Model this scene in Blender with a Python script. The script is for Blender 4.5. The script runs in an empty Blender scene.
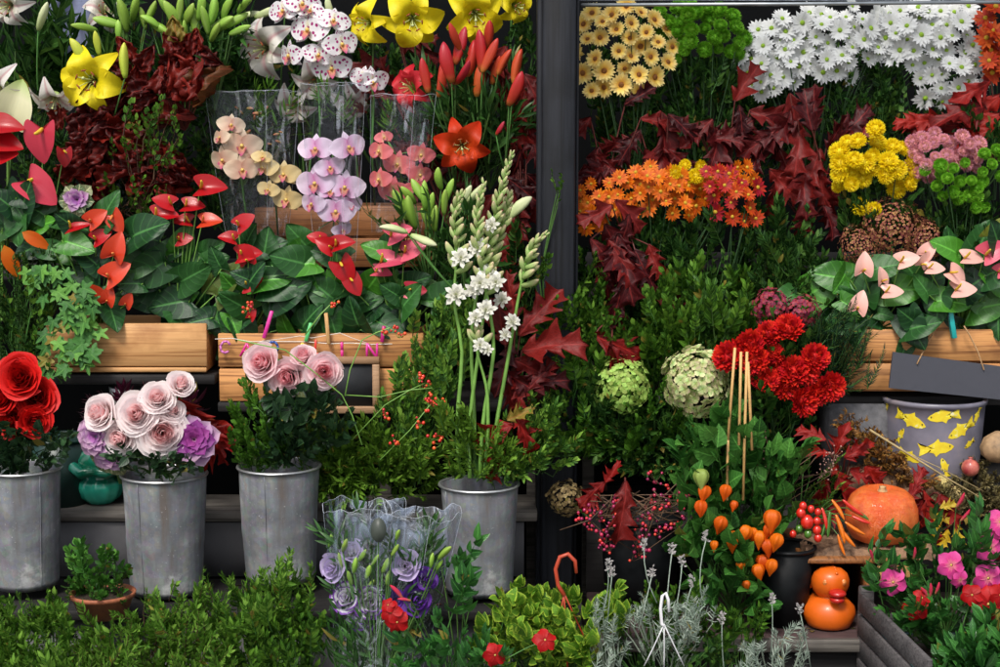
import bpy, bmesh, math
import numpy as np
from mathutils import Vector, Matrix
RG = np.random.default_rng(11)
pi = math.pi
sc = bpy.context.scene
COL = sc.collection
# ------------------------------------------------------------------ camera geometry
CAM = np.array([0.0, -4.0, 1.45]); PITCH = math.radians(7.0); FPX = 1600.0
_f = np.array([0, math.cos(PITCH), -math.sin(PITCH)]); _u = np.array([0, math.sin(PITCH), math.cos(PITCH)])
def P(px, py, y):
    d = _f + np.array([(px-500)/FPX, 0, 0]) - (py-333.5)/FPX*_u
    return CAM + d*((y-CAM[1])/d[1])
def S(y): return (y+4.0)/FPX*1.01          # metres per photo pixel at depth y
def rr(a, b): return float(RG.uniform(a, b))
# ------------------------------------------------------------------ templates: (V, UV, Q, T, MQ, MT)
def tpl(V, U, Q, T=(), mq=0, mt=0):
    Q = np.array(Q, np.int32).reshape(-1, 4); T = np.array(T, np.int32).reshape(-1, 3)
    return (np.array(V, float).reshape(-1, 3), np.array(U, float).reshape(-1, 2), Q, T,
            np.full(len(Q), mq, np.int32) if np.isscalar(mq) else mq, np.full(len(T), mt, np.int32) if np.isscalar(mt) else mt)
def remat(t, mi): return (t[0], t[1], t[2], t[3], np.full(len(t[2]), mi, np.int32), np.full(len(t[3]), mi, np.int32))
def xf(t, M):
    M = np.array(M, float); return (t[0] @ M[:3, :3].T + M[:3, 3],) + t[1:]
class B:
    def __init__(s): s.V = []; s.U = []; s.Q = []; s.T = []; s.a = []; s.b = []; s.n = 0
    def add(s, t, M=None, mi=None):
        if mi is not None: t = remat(t, mi)
        V, U, Q, T, a, b = t
        if M is None: M = np.eye(4)
        M = np.array(M, float)
        if M.ndim == 2: M = M[None]
        k = len(M); n = len(V)
        if k == 0: return s
        W = np.einsum('kij,nj->kni', M[:, :3, :3], V) + M[:, None, :3, 3]
        off = (np.arange(k)*n)[:, None, None] + s.n
        s.V.append(W.reshape(-1, 3)); s.U.append(np.tile(U, (k, 1)))
        s.Q.append((Q[None]+off).reshape(-1, 4)); s.T.append((T[None]+off).reshape(-1, 3))
        s.a.append(np.tile(a, k)); s.b.append(np.tile(b, k)); s.n += n*k
        return s
    def tpl(s):
        c = np.concatenate
        return (c(s.V), c(s.U), c(s.Q), c(s.T), c(s.a), c(s.b))
    def mesh(s, name, mats, smooth=True, off=None): return to_mesh(s.tpl(), name, mats, smooth, off)
def to_mesh(t, name, mats, smooth=True, off=None):
    V, U, Q, T, a, b = t
    if off is not None: V = V - np.array(off)
    m = bpy.data.meshes.new(name)
    m.vertices.add(len(V)); m.vertices.foreach_set('co', V.astype(np.float32).ravel())
    li = np.concatenate([Q.ravel(), T.ravel()]).astype(np.int32)
    m.loops.add(len(li)); m.loops.foreach_set('vertex_index', li)
    nq, nt = len(Q), len(T)
    m.polygons.add(nq+nt)
    m.polygons.foreach_set('loop_start', np.concatenate([np.arange(nq)*4, nq*4+np.arange(nt)*3]).astype(np.int32))
    m.polygons.foreach_set('loop_total', np.concatenate([np.full(nq, 4), np.full(nt, 3)]).astype(np.int32))
    m.polygons.foreach_set('material_index', np.concatenate([a, b]).astype(np.int32))
    m.polygons.foreach_set('use_smooth', np.full(nq+nt, smooth, bool))
    uv = m.uv_layers.new(name='UVMap'); uv.data.foreach_set('uv', U[li].astype(np.float32).ravel())
    for x in (mats if isinstance(mats, (list, tuple)) else [mats]): m.materials.append(x)
    m.update(calc_edges=True)
    return m
# ------------------------------------------------------------------ objects
WL = {}
def thing(name, label, cat, loc=(0, 0, 0), group=None, kind=None):
    o = bpy.data.objects.new(name, None); COL.objects.link(o); o.empty_display_size = .02
    o.location = Vector([float(v) for v in loc]); WL[o] = np.array(o.location)
    o['label'] = label; o['category'] = cat
    if group: o['group'] = group
    if kind: o['kind'] = kind
    return o
def part(name, b, mats, parent=None, smooth=True, label=None):
    t = b.tpl() if isinstance(b, B) else b
    off = WL[parent] if parent is not None else None
    o = bpy.data.objects.new(name, to_mesh(t, name, mats, smooth, off)); COL.objects.link(o)
    if parent is not None: o.parent = parent; WL[o] = WL[parent]
    else: WL[o] = np.zeros(3)
    if label: o['label'] = label
    return o
def solo(name, b, mats, label, cat, group=None, kind=None, smooth=True):
    o = part(name, b, mats, None, smooth); o['label'] = label; o['category'] = cat
    if group: o['group'] = group
    if kind: o['kind'] = kind
    return o
def inst(name, me, M, parent, kids=()):
    o = bpy.data.objects.new(name, me); COL.objects.link(o)
    M = Matrix([list(map(float, r)) for r in M]); o.parent = parent
    L = WL[parent]
    M.translation = M.translation - Vector([float(v) for v in L])
    o.matrix_local = M; WL[o] = L
    for kn, km in kids:
        c = bpy.data.objects.new(kn, km); COL.objects.link(c); c.parent = o
    return o
# ------------------------------------------------------------------ frames
def nrm(a): a = np.array(a, float); return a/(np.linalg.norm(a, axis=-1, keepdims=True)+1e-12)
def frY(p, d, up, s=1.0):
    """frames with +Y along d and +Z near up"""
    p = np.atleast_2d(p); d = nrm(np.atleast_2d(d)); up = np.broadcast_to(np.atleast_2d(up), d.shape)
    x = nrm(np.cross(d, up)); z = np.cross(x, d)
    M = np.zeros((len(p), 4, 4)); M[:, 3, 3] = 1; s = np.broadcast_to(np.array(s, float).reshape(-1, 1), (len(p), 1))
    M[:, :3, 0] = x*s; M[:, :3, 1] = d*s; M[:, :3, 2] = z*s; M[:, :3, 3] = p
    return M
def frZ(p, n, s=1.0, spin=0.0, ref=(0, 0, 1)):
    n = nrm(n); x = nrm(np.cross(ref, n)); y = np.cross(n, x)
    c, q = math.cos(spin), math.sin(spin)
    M = np.eye(4); M[:3, 0] = (x*c+y*q)*s; M[:3, 1] = (-x*q+y*c)*s; M[:3, 2] = n*s; M[:3, 3] = p
    return M
def rotz(a):
    c, s = math.cos(a), math.sin(a); M = np.eye(4); M[0, 0] = c; M[0, 1] = -s; M[1, 0] = s; M[1, 1] = c; return M
def rotx(a):
    c, s = math.cos(a), math.sin(a); M = np.eye(4); M[1, 1] = c; M[1, 2] = -s; M[2, 1] = s; M[2, 2] = c; return M
def tr(x, y, z): M = np.eye(4); M[:3, 3] = (x, y, z); return M
def scl(x, y=None, z=None):
    M = np.eye(4); M[0, 0] = x; M[1, 1] = x if y is None else y; M[2, 2] = x if z is None else z; return M
# ------------------------------------------------------------------ shapes
def grid(fn, nu, nv, mi=0):
    """fn(u in -1..1, v in 0..1) -> x, y, z arrays"""
    v, u = np.meshgrid(np.linspace(0, 1, nv), np.linspace(-1, 1, nu), indexing='ij')
    x, y, z = fn(u, v); x = np.broadcast_to(x, u.shape); y = np.broadcast_to(y, u.shape); z = np.broadcast_to(z, u.shape)
    V = np.stack([x, y, z], -1).reshape(-1, 3); U = np.stack([u*.5+.5, v], -1).reshape(-1, 2)
    i = (np.arange(nv-1)[:, None]*nu+np.arange(nu-1)[None]).ravel()
    return tpl(V, U, np.stack([i, i+1, i+1+nu, i+nu], -1), mq=mi)
SH = dict(
    lance=lambda t: np.sin(pi*np.clip(t, 0, 1)**.8)**.9,
    ovate=lambda t: np.clip(np.sin(pi*np.clip(t, 0, 1)**.62), 0, 1)**.8,
    obov=lambda t: np.clip(np.sin(pi*np.clip(t, 0, 1)**1.7), 0, 1)**.75*.97+.03*(1-t),
    strap=lambda t: np.clip(np.minimum(1, 4*t+.3)*np.sqrt(np.clip(1-t**5, 0, 1)), 0, 1),
    needle=lambda t: np.sqrt(np.clip(1-t**3, 0, 1)))
def leaf(w=.3, shape='lance', n=5, fold=.25, curl=.25, nu=3, wave=0, twist=0):
    sh = SH[shape]
    def fn(u, v):
        hw = w*.5*sh(v); x = u*hw; y = v*(1-.12*curl*v)
        z = fold*np.abs(x)-curl*v*v*.5+wave*np.sin(v*19+u*2)*np.abs(u)*w*.2
        a = twist*v; return x*np.cos(a)-z*np.sin(a), y, x*np.sin(a)+z*np.cos(a)
    return grid(fn, nu, n)
def heart(w=.75, n=17, nu=9, cup=.18, curl=.3, lobe=.26, wave=0., seed=0):
    def fn(u, v):
        au = np.abs(u); ox = w*.5*np.clip(np.sin(pi*v**.72), 0, 1)**.62*(1-.22*v**2)*1.04; oy = v**1.2-lobe*np.sin(pi*np.minimum(1, v*1.9)**.8)*(1-v)
        x = np.sign(u)*au*ox; y = v*(1-au)+oy*au
        z = cup*np.abs(x)**1.2-curl*np.clip(y, -1, 1)**2*.4+wave*np.sin(v*9+seed+u*3)*au*.06-.10*np.exp(-(v*9)**2)*(1-au)
        return x, y, z
    return grid(fn, nu, n)
def oak(seed=0, w=.62, crumple=.05, nl=4, curl=.3):
    r = np.random.default_rng(seed); ph = r.uniform(0, 6, 6); N = 33
    jit = r.uniform(.7, 1.2, (2, nl+1))
    cs = r.uniform(.0, .12, 2)
    def fn(u, v):
        side = (u > 0).astype(int); sv = np.where(side == 1, 1., -1.)
        env = np.sin(pi*np.clip(v, 0, 1)**.8)**.55
        f = np.clip(v+cs[side]*np.sin(pi*v)+.05*np.sin(v*7+ph[3]+side*2), 0, 1)*nl; k = np.floor(f).astype(int).clip(0, nl); q = f-np.floor(f)
        tooth = np.where(q < .55, .22+.78*(q/.55)**1.1, 1-.80*((q-.55)/.45)**.6)
        sec = 1-.22*np.exp(-((q-.36)/.07)**2)
        hw = w*.5*(.05+env*tooth*sec*jit[side, k])
        x = u*hw; y = v+np.abs(u)**1.3*hw*.75-.04*np.abs(u)
        z = .45*np.abs(x)*np.cos(3*v+ph[4])-curl*v*v*.5+crumple*(np.sin(9*x/w+ph[0]+5*v)+np.sin(13*v+ph[1]+4*u)*np.abs(u)+.9*np.sin(17*v+ph[2]+9*u)*np.abs(u))+.18*np.abs(u)**2*np.sin(6*v+ph[5]+2*sv)*hw*2
        x = x+.10*v*v*math.sin(ph[1])
        return x, y, z
    return grid(fn, 7, N)
def crumpled(seed=0, w=.75):
    r = np.random.default_rng(seed); a = r.uniform(0, 6.3, 8); 
    def fn(u, v):
        hw = w*.5*np.sin(pi*np.clip(v, 0, 1)**.7)**.6*(1+.13*np.sin(24*v+a[0])*np.abs(u)**2)
        x = u*hw; roll = .8+.5*math.sin(a[1])
        z = .13*np.sin(7*v+a[2]+3*u)+.09*np.sin(8*u+a[3]+3*v)+.055*np.sin(19*v+a[4]-7*u)+roll*np.abs(x)**1.5*1.2
        z = z+.03*np.sin(31*u*v+a[6])
        return x, v+.05*np.sin(12*u+a[5])*v, z-.35*v*v
    return grid(fn, 13, 17)
def fan(rf, n=40, cup=.1, wave=.0, c=(0, .4)):
    """leaf from a polar outline, base at the origin, tip towards +Y"""
    th = np.linspace(0, 2*pi, n, endpoint=False); r = np.array([rf(t) for t in th])
    V = [(c[0], c[1], -.0)]; U = [(.5, .5)]
    for k in (.5, 1):
        for t, q in zip(th, r):
            x = math.sin(t)*q*k+c[0]; y = math.cos(t)*q*k+c[1]
            V.append((x, y, cup*abs(x)-cup*.6*q*k+wave*math.sin(5*t)*k*k)); U.append((.5+.5*math.sin(t)*k, .5+.5*math.cos(t)*k))
    T = [(0, 1+(i+1) % n, 1+i) for i in range(n)]
    Q = [(1+i, 1+(i+1) % n, 1+n+(i+1) % n, 1+n+i) for i in range(n)]
    return tpl(V, U, Q, T)
def ivy_leaf():
    def rf(t):
        a = t if t < pi else t-2*pi; a = abs(a)
        lob = [(0, .62, .42), (1.05, .52, .38), (2.25, .42, .42)]
        return .25+max(max(0, (h-.25)*(1-abs(a-p)/w)) for p, h, w in lob)-(.12 if a > 2.9 else 0)
    return fan(rf, 40, .2, .02)
def scallop_leaf(): return fan(lambda t: .5+.025*math.sin(11*t)-(.3 if abs(t-pi) < .15 else 0), 44, .15, .03)
def tube(pts, r, sides=6, mi=0, cap=True):
    pts = np.array(pts, float); n = len(pts); r = np.broadcast_to(np.array(r, float), (n,))
    tg = nrm(np.gradient(pts, axis=0)); ref = np.array([1., 0, 0]) if abs(tg[0][0]) < .8 else np.array([0, 1., 0])
    V = []; U = []; a = np.linspace(0, 2*pi, sides, endpoint=False)
    x = nrm(np.cross(tg[0], ref))
    for i in range(n):
        x = nrm(x-tg[i]*np.dot(x, tg[i])); y = np.cross(tg[i], x)
        V.append(pts[i]+r[i]*(np.cos(a)[:, None]*x+np.sin(a)[:, None]*y)); U += [(k/sides, i/(n-1)) for k in range(sides)]
    V = np.concatenate(V); Q = []
    for i in range(n-1):
        for k in range(sides): k2 = (k+1) % sides; Q.append((i*sides+k, i*sides+k2, (i+1)*sides+k2, (i+1)*sides+k))
    T = []
    if cap:
        V = np.concatenate([V, [pts[0]-tg[0]*r[0]*.3, pts[-1]+tg[-1]*r[-1]*.5]]); U += [(.5, 0), (.5, 1)]; A = n*sides; e = (n-1)*sides
        T = [(A, (k+1) % sides, k) for k in range(sides)]+[(A+1, e+k, e+(k+1) % sides) for k in range(sides)]
    return tpl(V, U, Q, T, mi, mi)
def bez(a, b, sag=(0, 0, 0), n=6):
    a = np.array(a, float); b = np.array(b, float); t = np.linspace(0, 1, n)[:, None]
    return a+(b-a)*t+np.array(sag)*4*t*(1-t)
def lathe(prof, n=24, mod=None, mi=0):
    prof = np.array(prof, float); m = len(prof); a = np.linspace(0, 2*pi, n, endpoint=False)
    V = []; U = []
    for j, (r, z) in enumerate(prof):
        f = np.ones(n) if mod is None else mod(a, j/(m-1))
        V += list(zip(r*f*np.cos(a), r*f*np.sin(a), np.full(n, z))); U += [(k/n, j/(m-1)) for k in range(n)]
    Q = [(j*n+k, j*n+(k+1) % n, (j+1)*n+(k+1) % n, (j+1)*n+k) for j in range(m-1) for k in range(n)]
    return tpl(V, U, Q, mq=mi)
def ball(r=1, n=10, m=7, sz=1, mi=0):
    t = np.linspace(-pi/2, pi/2, m); return lathe([(max(1e-4, r*math.cos(q)), r*sz*math.sin(q)) for q in t], n, mi=mi)
def box(c, s, rot=None, bev=.003, seg=1, mi=0):
    bm = bmesh.new(); bmesh.ops.create_cube(bm, size=1)
    bmesh.ops.scale(bm, vec=s, verts=bm.verts)
    if bev: bmesh.ops.bevel(bm, geom=list(bm.edges), offset=bev, segments=seg, affect='EDGES')
    bmesh.ops.triangulate(bm, faces=[f for f in bm.faces if len(f.verts) > 4])
    V = np.array([v.co[:] for v in bm.verts]); Q = [[v.index for v in f.verts] for f in bm.faces if len(f.verts) == 4]
    T = [[v.index for v in f.verts] for f in bm.faces if len(f.verts) == 3]; bm.free()
    U = np.stack([V[:, 0]/s[0]+.5, V[:, 2]/s[2]+.5], -1)
    if rot is not None: V = V @ np.array(rot)[:3, :3].T
    return tpl(V+np.array(c), U, Q, T, mi, mi)
def fib(n, zmin=-.3):
    k = np.arange(n)+.5; z = 1-(1-zmin)*k/n; ph = k*2.39996; r = np.sqrt(1-z*z)
    return np.stack([r*np.cos(ph), r*np.sin(ph), z], -1)
# ------------------------------------------------------------------ materials
def new_mat(name):
    m = bpy.data.materials.new(name); m.use_nodes = True; nt = m.node_tree; nt.nodes.clear(); return m, nt
class N:
    def __init__(s, nt): s.nt = nt
    def __call__(s, typ, props=None, **inp):
        n = s.nt.nodes.new('ShaderNode'+typ)
        for k, v in (props or {}).items(): setattr(n, k, v)
        for k, v in inp.items():
            k = k.replace('_', ' ')
            sock = n.inputs[int(k[1:])] if k[0] == 'i' and k[1:].isdigit() else n.inputs[k]
            if isinstance(v, bpy.types.NodeSocket): s.nt.links.new(v, sock)
            else: sock.default_value = (tuple(v)+(1,) if isinstance(v, tuple) and len(v) == 3 and sock.type == 'RGBA' else v)
        return n
    def math(s, op, a, b=0.0, c=None):
        n = s('Math', dict(operation=op), i0=a, i1=b)
        if c is not None: n.inputs[2].default_value = c
        return n.outputs[0]
    def mix(s, f, a, b, mode='MIX'):
        n = s.nt.nodes.new('ShaderNodeMix'); n.data_type = 'RGBA'; n.blend_type = mode
        for i, v in ((0, f), (6, a), (7, b)):
            if isinstance(v, bpy.types.NodeSocket): s.nt.links.new(v, n.inputs[i])
            else: n.inputs[i].default_value = tuple(v)+(1,) if isinstance(v, tuple) and len(v) == 3 else v
        return n.outputs[2]
    def ramp(s, f, stops, interp='LINEAR'):
        n = s('ValToRGB', Fac=f); cr = n.color_ramp; cr.interpolation = interp
        while len(cr.elements) < len(stops): cr.elements.new(.5)
        for e, (p, c) in zip(cr.elements, stops): e.position = p; e.color = tuple(c)+(1,) if len(c) == 3 else c
        return n.outputs[0]
    def map(s, v, a, b, c=0., d=1.): return s('MapRange', None, Value=v, From_Min=a, From_Max=b, To_Min=c, To_Max=d).outputs[0]
    def rnd(s):
        g = s('NewGeometry').outputs['Random Per Island']; o = s('ObjectInfo').outputs['Random']
        return s.math('FRACT', s.math('ADD', g, o))
def finish(m, n, col, rough=.45, transl=.25, tcol=None, bump=None, bs=.3, spec=.5, metal=0., coat=0., subs=0., bdist=.002):
    p = n('BsdfPrincipled', None, Base_Color=col, Roughness=rough, Metallic=metal)
    p.inputs['Specular IOR Level'].default_value = spec; p.inputs['Coat Weight'].default_value = coat
    if subs: p.inputs['Subsurface Weight'].default_value = subs; p.inputs['Subsurface Radius'].default_value = (.01, .005, .003)
    if bump is not None:
        b = n('Bump', None, Height=bump, Strength=bs, Distance=bdist); m.node_tree.links.new(b.outputs[0], p.inputs['Normal'])
    out = p.outputs[0]
    if transl:
        t = n('BsdfTranslucent', None, Color=tcol if tcol is not None else col)
        out = n('MixShader', None, i0=transl, i1=out, i2=t.outputs[0]).outputs[0]
    n('OutputMaterial', None, Surface=out)
    return m
def leafmat(name, cols, rough=.42, transl=.22, vein=(0.35, 0.0), freq=14, edge=None, spec=.45, spots=None, mott=.35, aged=True):
    """cols: dark..light greens picked per leaf; vein: (midrib lightening, side-vein strength)"""
    m, nt = new_mat(name); n = N(nt)
    k = n.rnd(); st = [(i/(len(cols)-1), c) for i, c in enumerate(cols)]
    c = n.ramp(k, st)
    k2 = n.math('FRACT', n.math('MULTIPLY', k, 37.3)); c = n.mix(n.map(k2, .975, .98), c, (.26, .20, .035)) if aged else c
    uv = n('TexCoord').outputs['UV']; sp = n('SeparateXYZ', None, Vector=uv)
    au = n.math('MULTIPLY', n.math('ABSOLUTE', n.math('SUBTRACT', sp.outputs[0], .5)), 2.0); v = sp.outputs[1]
    nz = n('TexNoise', None, Vector=n('TexCoord').outputs['Object'], Scale=60.0, Detail=3.0).outputs[0]
    c = n.mix(n.math('MULTIPLY', n.map(nz, .35, .7), mott), c, tuple(x*.45 for x in cols[0]))
    if edge: c = n.mix(n.map(au, edge[1], edge[1]+.2), c, edge[0])
    mid = n.map(au, .1, .02)
    side = n.math('SINE', n.math('MULTIPLY', n.math('SUBTRACT', v, n.math('MULTIPLY', au, .28)), freq*2*pi/1.0))
    sm = n.map(side, .86, 1.0)
    veins = n.math('MAXIMUM', n.math('MULTIPLY', mid, vein[0]), n.math('MULTIPLY', sm, vein[1]))
    lt = tuple(min(1, x*2.6+.03) for x in cols[-1])
    c = n.mix(veins, c, lt)
    h = n.math('SUBTRACT', n.math('MULTIPLY', side, .5*min(1, vein[1]*4)), mid)
    return finish(m, n, c, rough, transl, None, n.math('ADD', h, nz), .25, spec)
def petalmat(name, stops, var=.12, hue=.0, rough=.5, transl=.3, edge=None, mid=None, spots=None, spec=.3, streak=.12, coat=0):
    """stops over the petal's length (v); edge=(colour, start) over |u|; mid=(colour,width); spots=(colour, scale, thresh)"""
    m, nt = new_mat(name); n = N(nt); k = n.rnd()
    tc = n('TexCoord'); sp = n('SeparateXYZ', None, Vector=tc.outputs['UV'])
    u = sp.outputs[0]; v = sp.outputs[1]
    au = n.math('MULTIPLY', n.math('ABSOLUTE', n.math('SUBTRACT', u, .5)), 2.0)
    c = n.ramp(v, stops)
    if mid: c = n.mix(n.map(au, mid[1], 0.), c, mid[0])
    if edge:
        w = n('TexNoise', None, Vector=tc.outputs['Object'], Scale=90., Detail=2.).outputs[0]
        e = n.math('MAXIMUM', n.math('MULTIPLY', au, .93), v); e = n.math('ADD', e, n.math('MULTIPLY', n.math('SUBTRACT', w, .5), .25))
        c = n.mix(n.map(e, edge[1], edge[1]+.08), c, edge[0])
    if spots:
        vo = n('TexVoronoi', None, Vector=n('Mapping', None, Vector=tc.outputs['UV'], Scale=(spots[1], spots[1]*1.2, 1), Location=(3.3, 1.7, 0)).outputs[0], Scale=1.0)
        c = n.mix(n.map(vo.outputs[0], spots[2]+.06, spots[2]), c, spots[0])
    hs = n('HueSaturation', None, Color=c, Hue=n.map(k, 0, 1, .5-hue, .5+hue), Value=n.map(k, 0, 1, 1-var, 1+var)).outputs[0]
    line = n.math('SINE', n.math('MULTIPLY', u, 60.0))
    ns = n('TexNoise', None, Vector=n('Mapping', None, Vector=tc.outputs['UV'], Scale=(22, 2.5, 1)).outputs[0], Scale=1.0, Detail=3.).outputs[0]
    cc = n.mix(n.math('MULTIPLY', n.map(ns, .4, .7), streak), hs, tuple(x*.55 for x in stops[len(stops)//2][1]))
    return finish(m, n, cc, rough, transl, None, ns, .25, spec, coat=coat)
def plain(name, col, rough=.5, var=.15, scale=25., bump=.15, metal=0., spec=.5, coat=0., transl=0., rnd=0., bdist=.002, col2=None):
    m, nt = new_mat(name); n = N(nt); tc = n('TexCoord').outputs['Object']
    z = n('TexNoise', None, Vector=tc, Scale=scale, Detail=6., Roughness=.6).outputs[0]
    c = n.mix(n.map(z, .3, .7), tuple(x*(1-var) for x in col), col2 or tuple(min(1, x*(1+var)) for x in col))
    if rnd:
        c = n('HueSaturation', None, Color=c, Value=n.map(n.rnd(), 0, 1, 1-rnd, 1+rnd), Hue=n.map(n.rnd(), 0, 1, .5-rnd*.05, .5+rnd*.05)).outputs[0]
    return finish(m, n, c, n.map(z, .3, .7, rough*.8, min(1, rough*1.2)), transl, None, z, bump, spec, metal, coat, bdist=bdist)
def woodmat(name, c1, c2, dark, scale=1., rough=.6, axis=0, knots=True, grey=0.):
    m, nt = new_mat(name); n = N(nt); tc = n('TexCoord').outputs['Object']
    rn = n.rnd(); off = n('CombineXYZ', None, X=n.math('MULTIPLY', rn, 9.), Y=n.math('MULTIPLY', rn, 5.), Z=n.math('MULTIPLY', rn, 7.)).outputs[0]
    ad = n('VectorMath', dict(operation='ADD'), i0=tc, i1=off).outputs[0]
    s = [38., 38., 38.]; s[axis] = 2.2
    mp = n('Mapping', None, Vector=ad, Scale=tuple(q*scale for q in s)).outputs[0]
    a = n('TexNoise', None, Vector=mp, Scale=1., Detail=8., Roughness=.65, Distortion=.6).outputs[0]
    s2 = [160., 160., 160.]; s2[axis] = 4.
    f = n('TexNoise', None, Vector=n('Mapping', None, Vector=ad, Scale=tuple(q*scale for q in s2)).outputs[0], Scale=1., Detail=4.).outputs[0]
    g = n('TexNoise', None, Vector=ad, Scale=9., Detail=5.).outputs[0]
    c = n.ramp(a, [(.3, c1), (.5, c2), (.72, tuple(x*.6 for x in c1))])
    c = n.mix(n.map(f, .50, .66, 0, .75), c, dark)
    c = n.mix(n.map(g, .52, .72, 0, .65), c, dark)
    if knots:
        sk = [9., 9., 9.]; sk[axis] = 3.5
        vo = n('TexVoronoi', None, Vector=n('Mapping', None, Vector=ad, Scale=tuple(sk)).outputs[0], Scale=1.).outputs[0]
        c = n.mix(n.map(vo, .13, .05), c, tuple(x*.4 for x in dark))
    c = n('HueSaturation', None, Color=c, Value=n.map(rn, 0, 1, .85, 1.12)).outputs[0]
    return finish(m, n, c, rough, 0, None, n.math('ADD', a, f), .35, .3, bdist=.0015)
# ================================================================== materials of the place
G_dark = leafmat('leaf_dark_pistachio', [(.006, .026, .006), (.015, .056, .010), (.034, .105, .016), (.09, .19, .03)], .5, spec=.18)
G_mid = leafmat('leaf_mid_green', [(.018, .062, .007), (.045, .13, .012), (.09, .22, .02), (.16, .32, .035)], .45, spec=.2)
G_fresh = leafmat('leaf_fresh_green', [(.025, .08, .015), (.055, .16, .025), (.13, .29, .03), (.24, .42, .06)], .45, spec=.2)
G_fern = leafmat('leaf_conifer', [(.004, .02, .010), (.010, .045, .018), (.02, .07, .025)], .5)
G_box = leafmat('leaf_boxwood', [(.03, .095, .008), (.06, .17, .014), (.11, .26, .028)], .45, spec=.2)
G_front = leafmat('leaf_front_shrub', [(.04, .12, .012), (.085, .21, .02), (.15, .32, .035), (.25, .44, .07)], .5, spec=.2)
G_olive = leafmat('leaf_willow', [(.06, .14, .012), (.11, .23, .02), (.20, .36, .045)], .45, spec=.2)
G_rose = leafmat('leaf_rose', [(.010, .035, .014), (.02, .06, .022), (.035, .085, .03)], .4, .12, (.4, .15), 7)
G_anth = leafmat('leaf_anthurium', [(.006, .030, .012), (.014, .065, .014), (.03, .12, .02)], .38, .10, (.5, .16), 7, spec=.3)
G_anthl = leafmat('leaf_anthurium_bright', [(.03, .14, .012), (.07, .26, .02)], .38, .18, (.5, .16), 7, spec=.5)
G_lily = leafmat('leaf_lily', [(.012, .045, .010), (.03, .10, .018), (.05, .15, .025)], .38)
G_ivy = leafmat('leaf_ivy', [(.03, .12, .025), (.08, .24, .05), (.16, .38, .06)], .5, .25, (.10, .05), 5, spec=.2)
G_phys = leafmat('leaf_physalis', [(.02, .10, .016), (.045, .18, .025), (.09, .27, .04)], .5, .25, (.5, .18), 6)
G_lime = leafmat('leaf_lime_variegated', [(.06, .17, .015), (.12, .28, .02), (.19, .38, .035)], .45, .25, (.15, .18), 6, edge=((.42, .58, .06), .62))
G_silver = leafmat('leaf_silver', [(.24, .32, .25), (.40, .50, .41), (.58, .66, .57)], .8, .15, (.1, 0))
G_jade = leafmat('leaf_jade', [(.03, .12, .015), (.06, .2, .025), (.12, .3, .045)], .35, .12, (.2, 0))
G_kale = leafmat('leaf_kale_green', [(.06, .12, .05), (.16, .2, .08), (.3, .3, .16)], .5, .2, (.7, .3), 5)
G_mand = leafmat('leaf_mandevilla', [(.012, .06, .014), (.03, .13, .022), (.06, .22, .035)], .3, .12, (.5, .15), 8)
Y_leaf = leafmat('leaf_yellow_autumn', [(.5, .3, .01), (.7, .5, .02), (.75, .4, .02)], .5, .3, (.2, .2), 6)
R_oak = leafmat('leaf_red_oak', [(.03, .002, .004), (.07, .004, .006), (.12, .007, .007), (.21, .012, .009)], .5, .2, (.25, .10), 6, spec=.25, mott=.5)
R_bright = leafmat('leaf_red_bright', [(.12, .004, .004), (.24, .008, .007), (.33, .016, .009)], .5, .25, (.2, .12), 6, spec=.25)
R_copper = leafmat('leaf_copper_crumpled', [(.05, .004, .004), (.13, .010, .007), (.26, .018, .010)], .45, .25, (.2, .12), 7, mott=.6, spec=.25)
R_burg = leafmat('leaf_burgundy', [(.035, .005, .015), (.09, .012, .035), (.17, .03, .06)], .35, .15, (.3, 0))
B_dry = leafmat('leaf_dry_ochre', [(.12, .05, .015), (.3, .13, .03), (.5, .26, .05)], .6, .2, (.2, 0))
B_hyd = leafmat('floret_dry_brown', [(.14, .09, .035), (.26, .18, .07), (.38, .29, .13)], .7, .2, (.2, .1), 5)
stem_g = plain('stem_green', (.07, .17, .035), .5, .3, rnd=.3)
stem_d = plain('stem_dark', (.02, .06, .015), .6, .3)
stem_l = plain('stem_light_green', (.16, .33, .06), .45, .25)
stem_b = plain('twig_brown', (.10, .055, .03), .7, .4, rnd=.3)
stem_r = plain('twig_red_brown', (.12, .025, .02), .6, .3)
soil = plain('potting_soil', (.03, .018, .01), .95, .5, 90, .9, bdist=.006)
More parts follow.
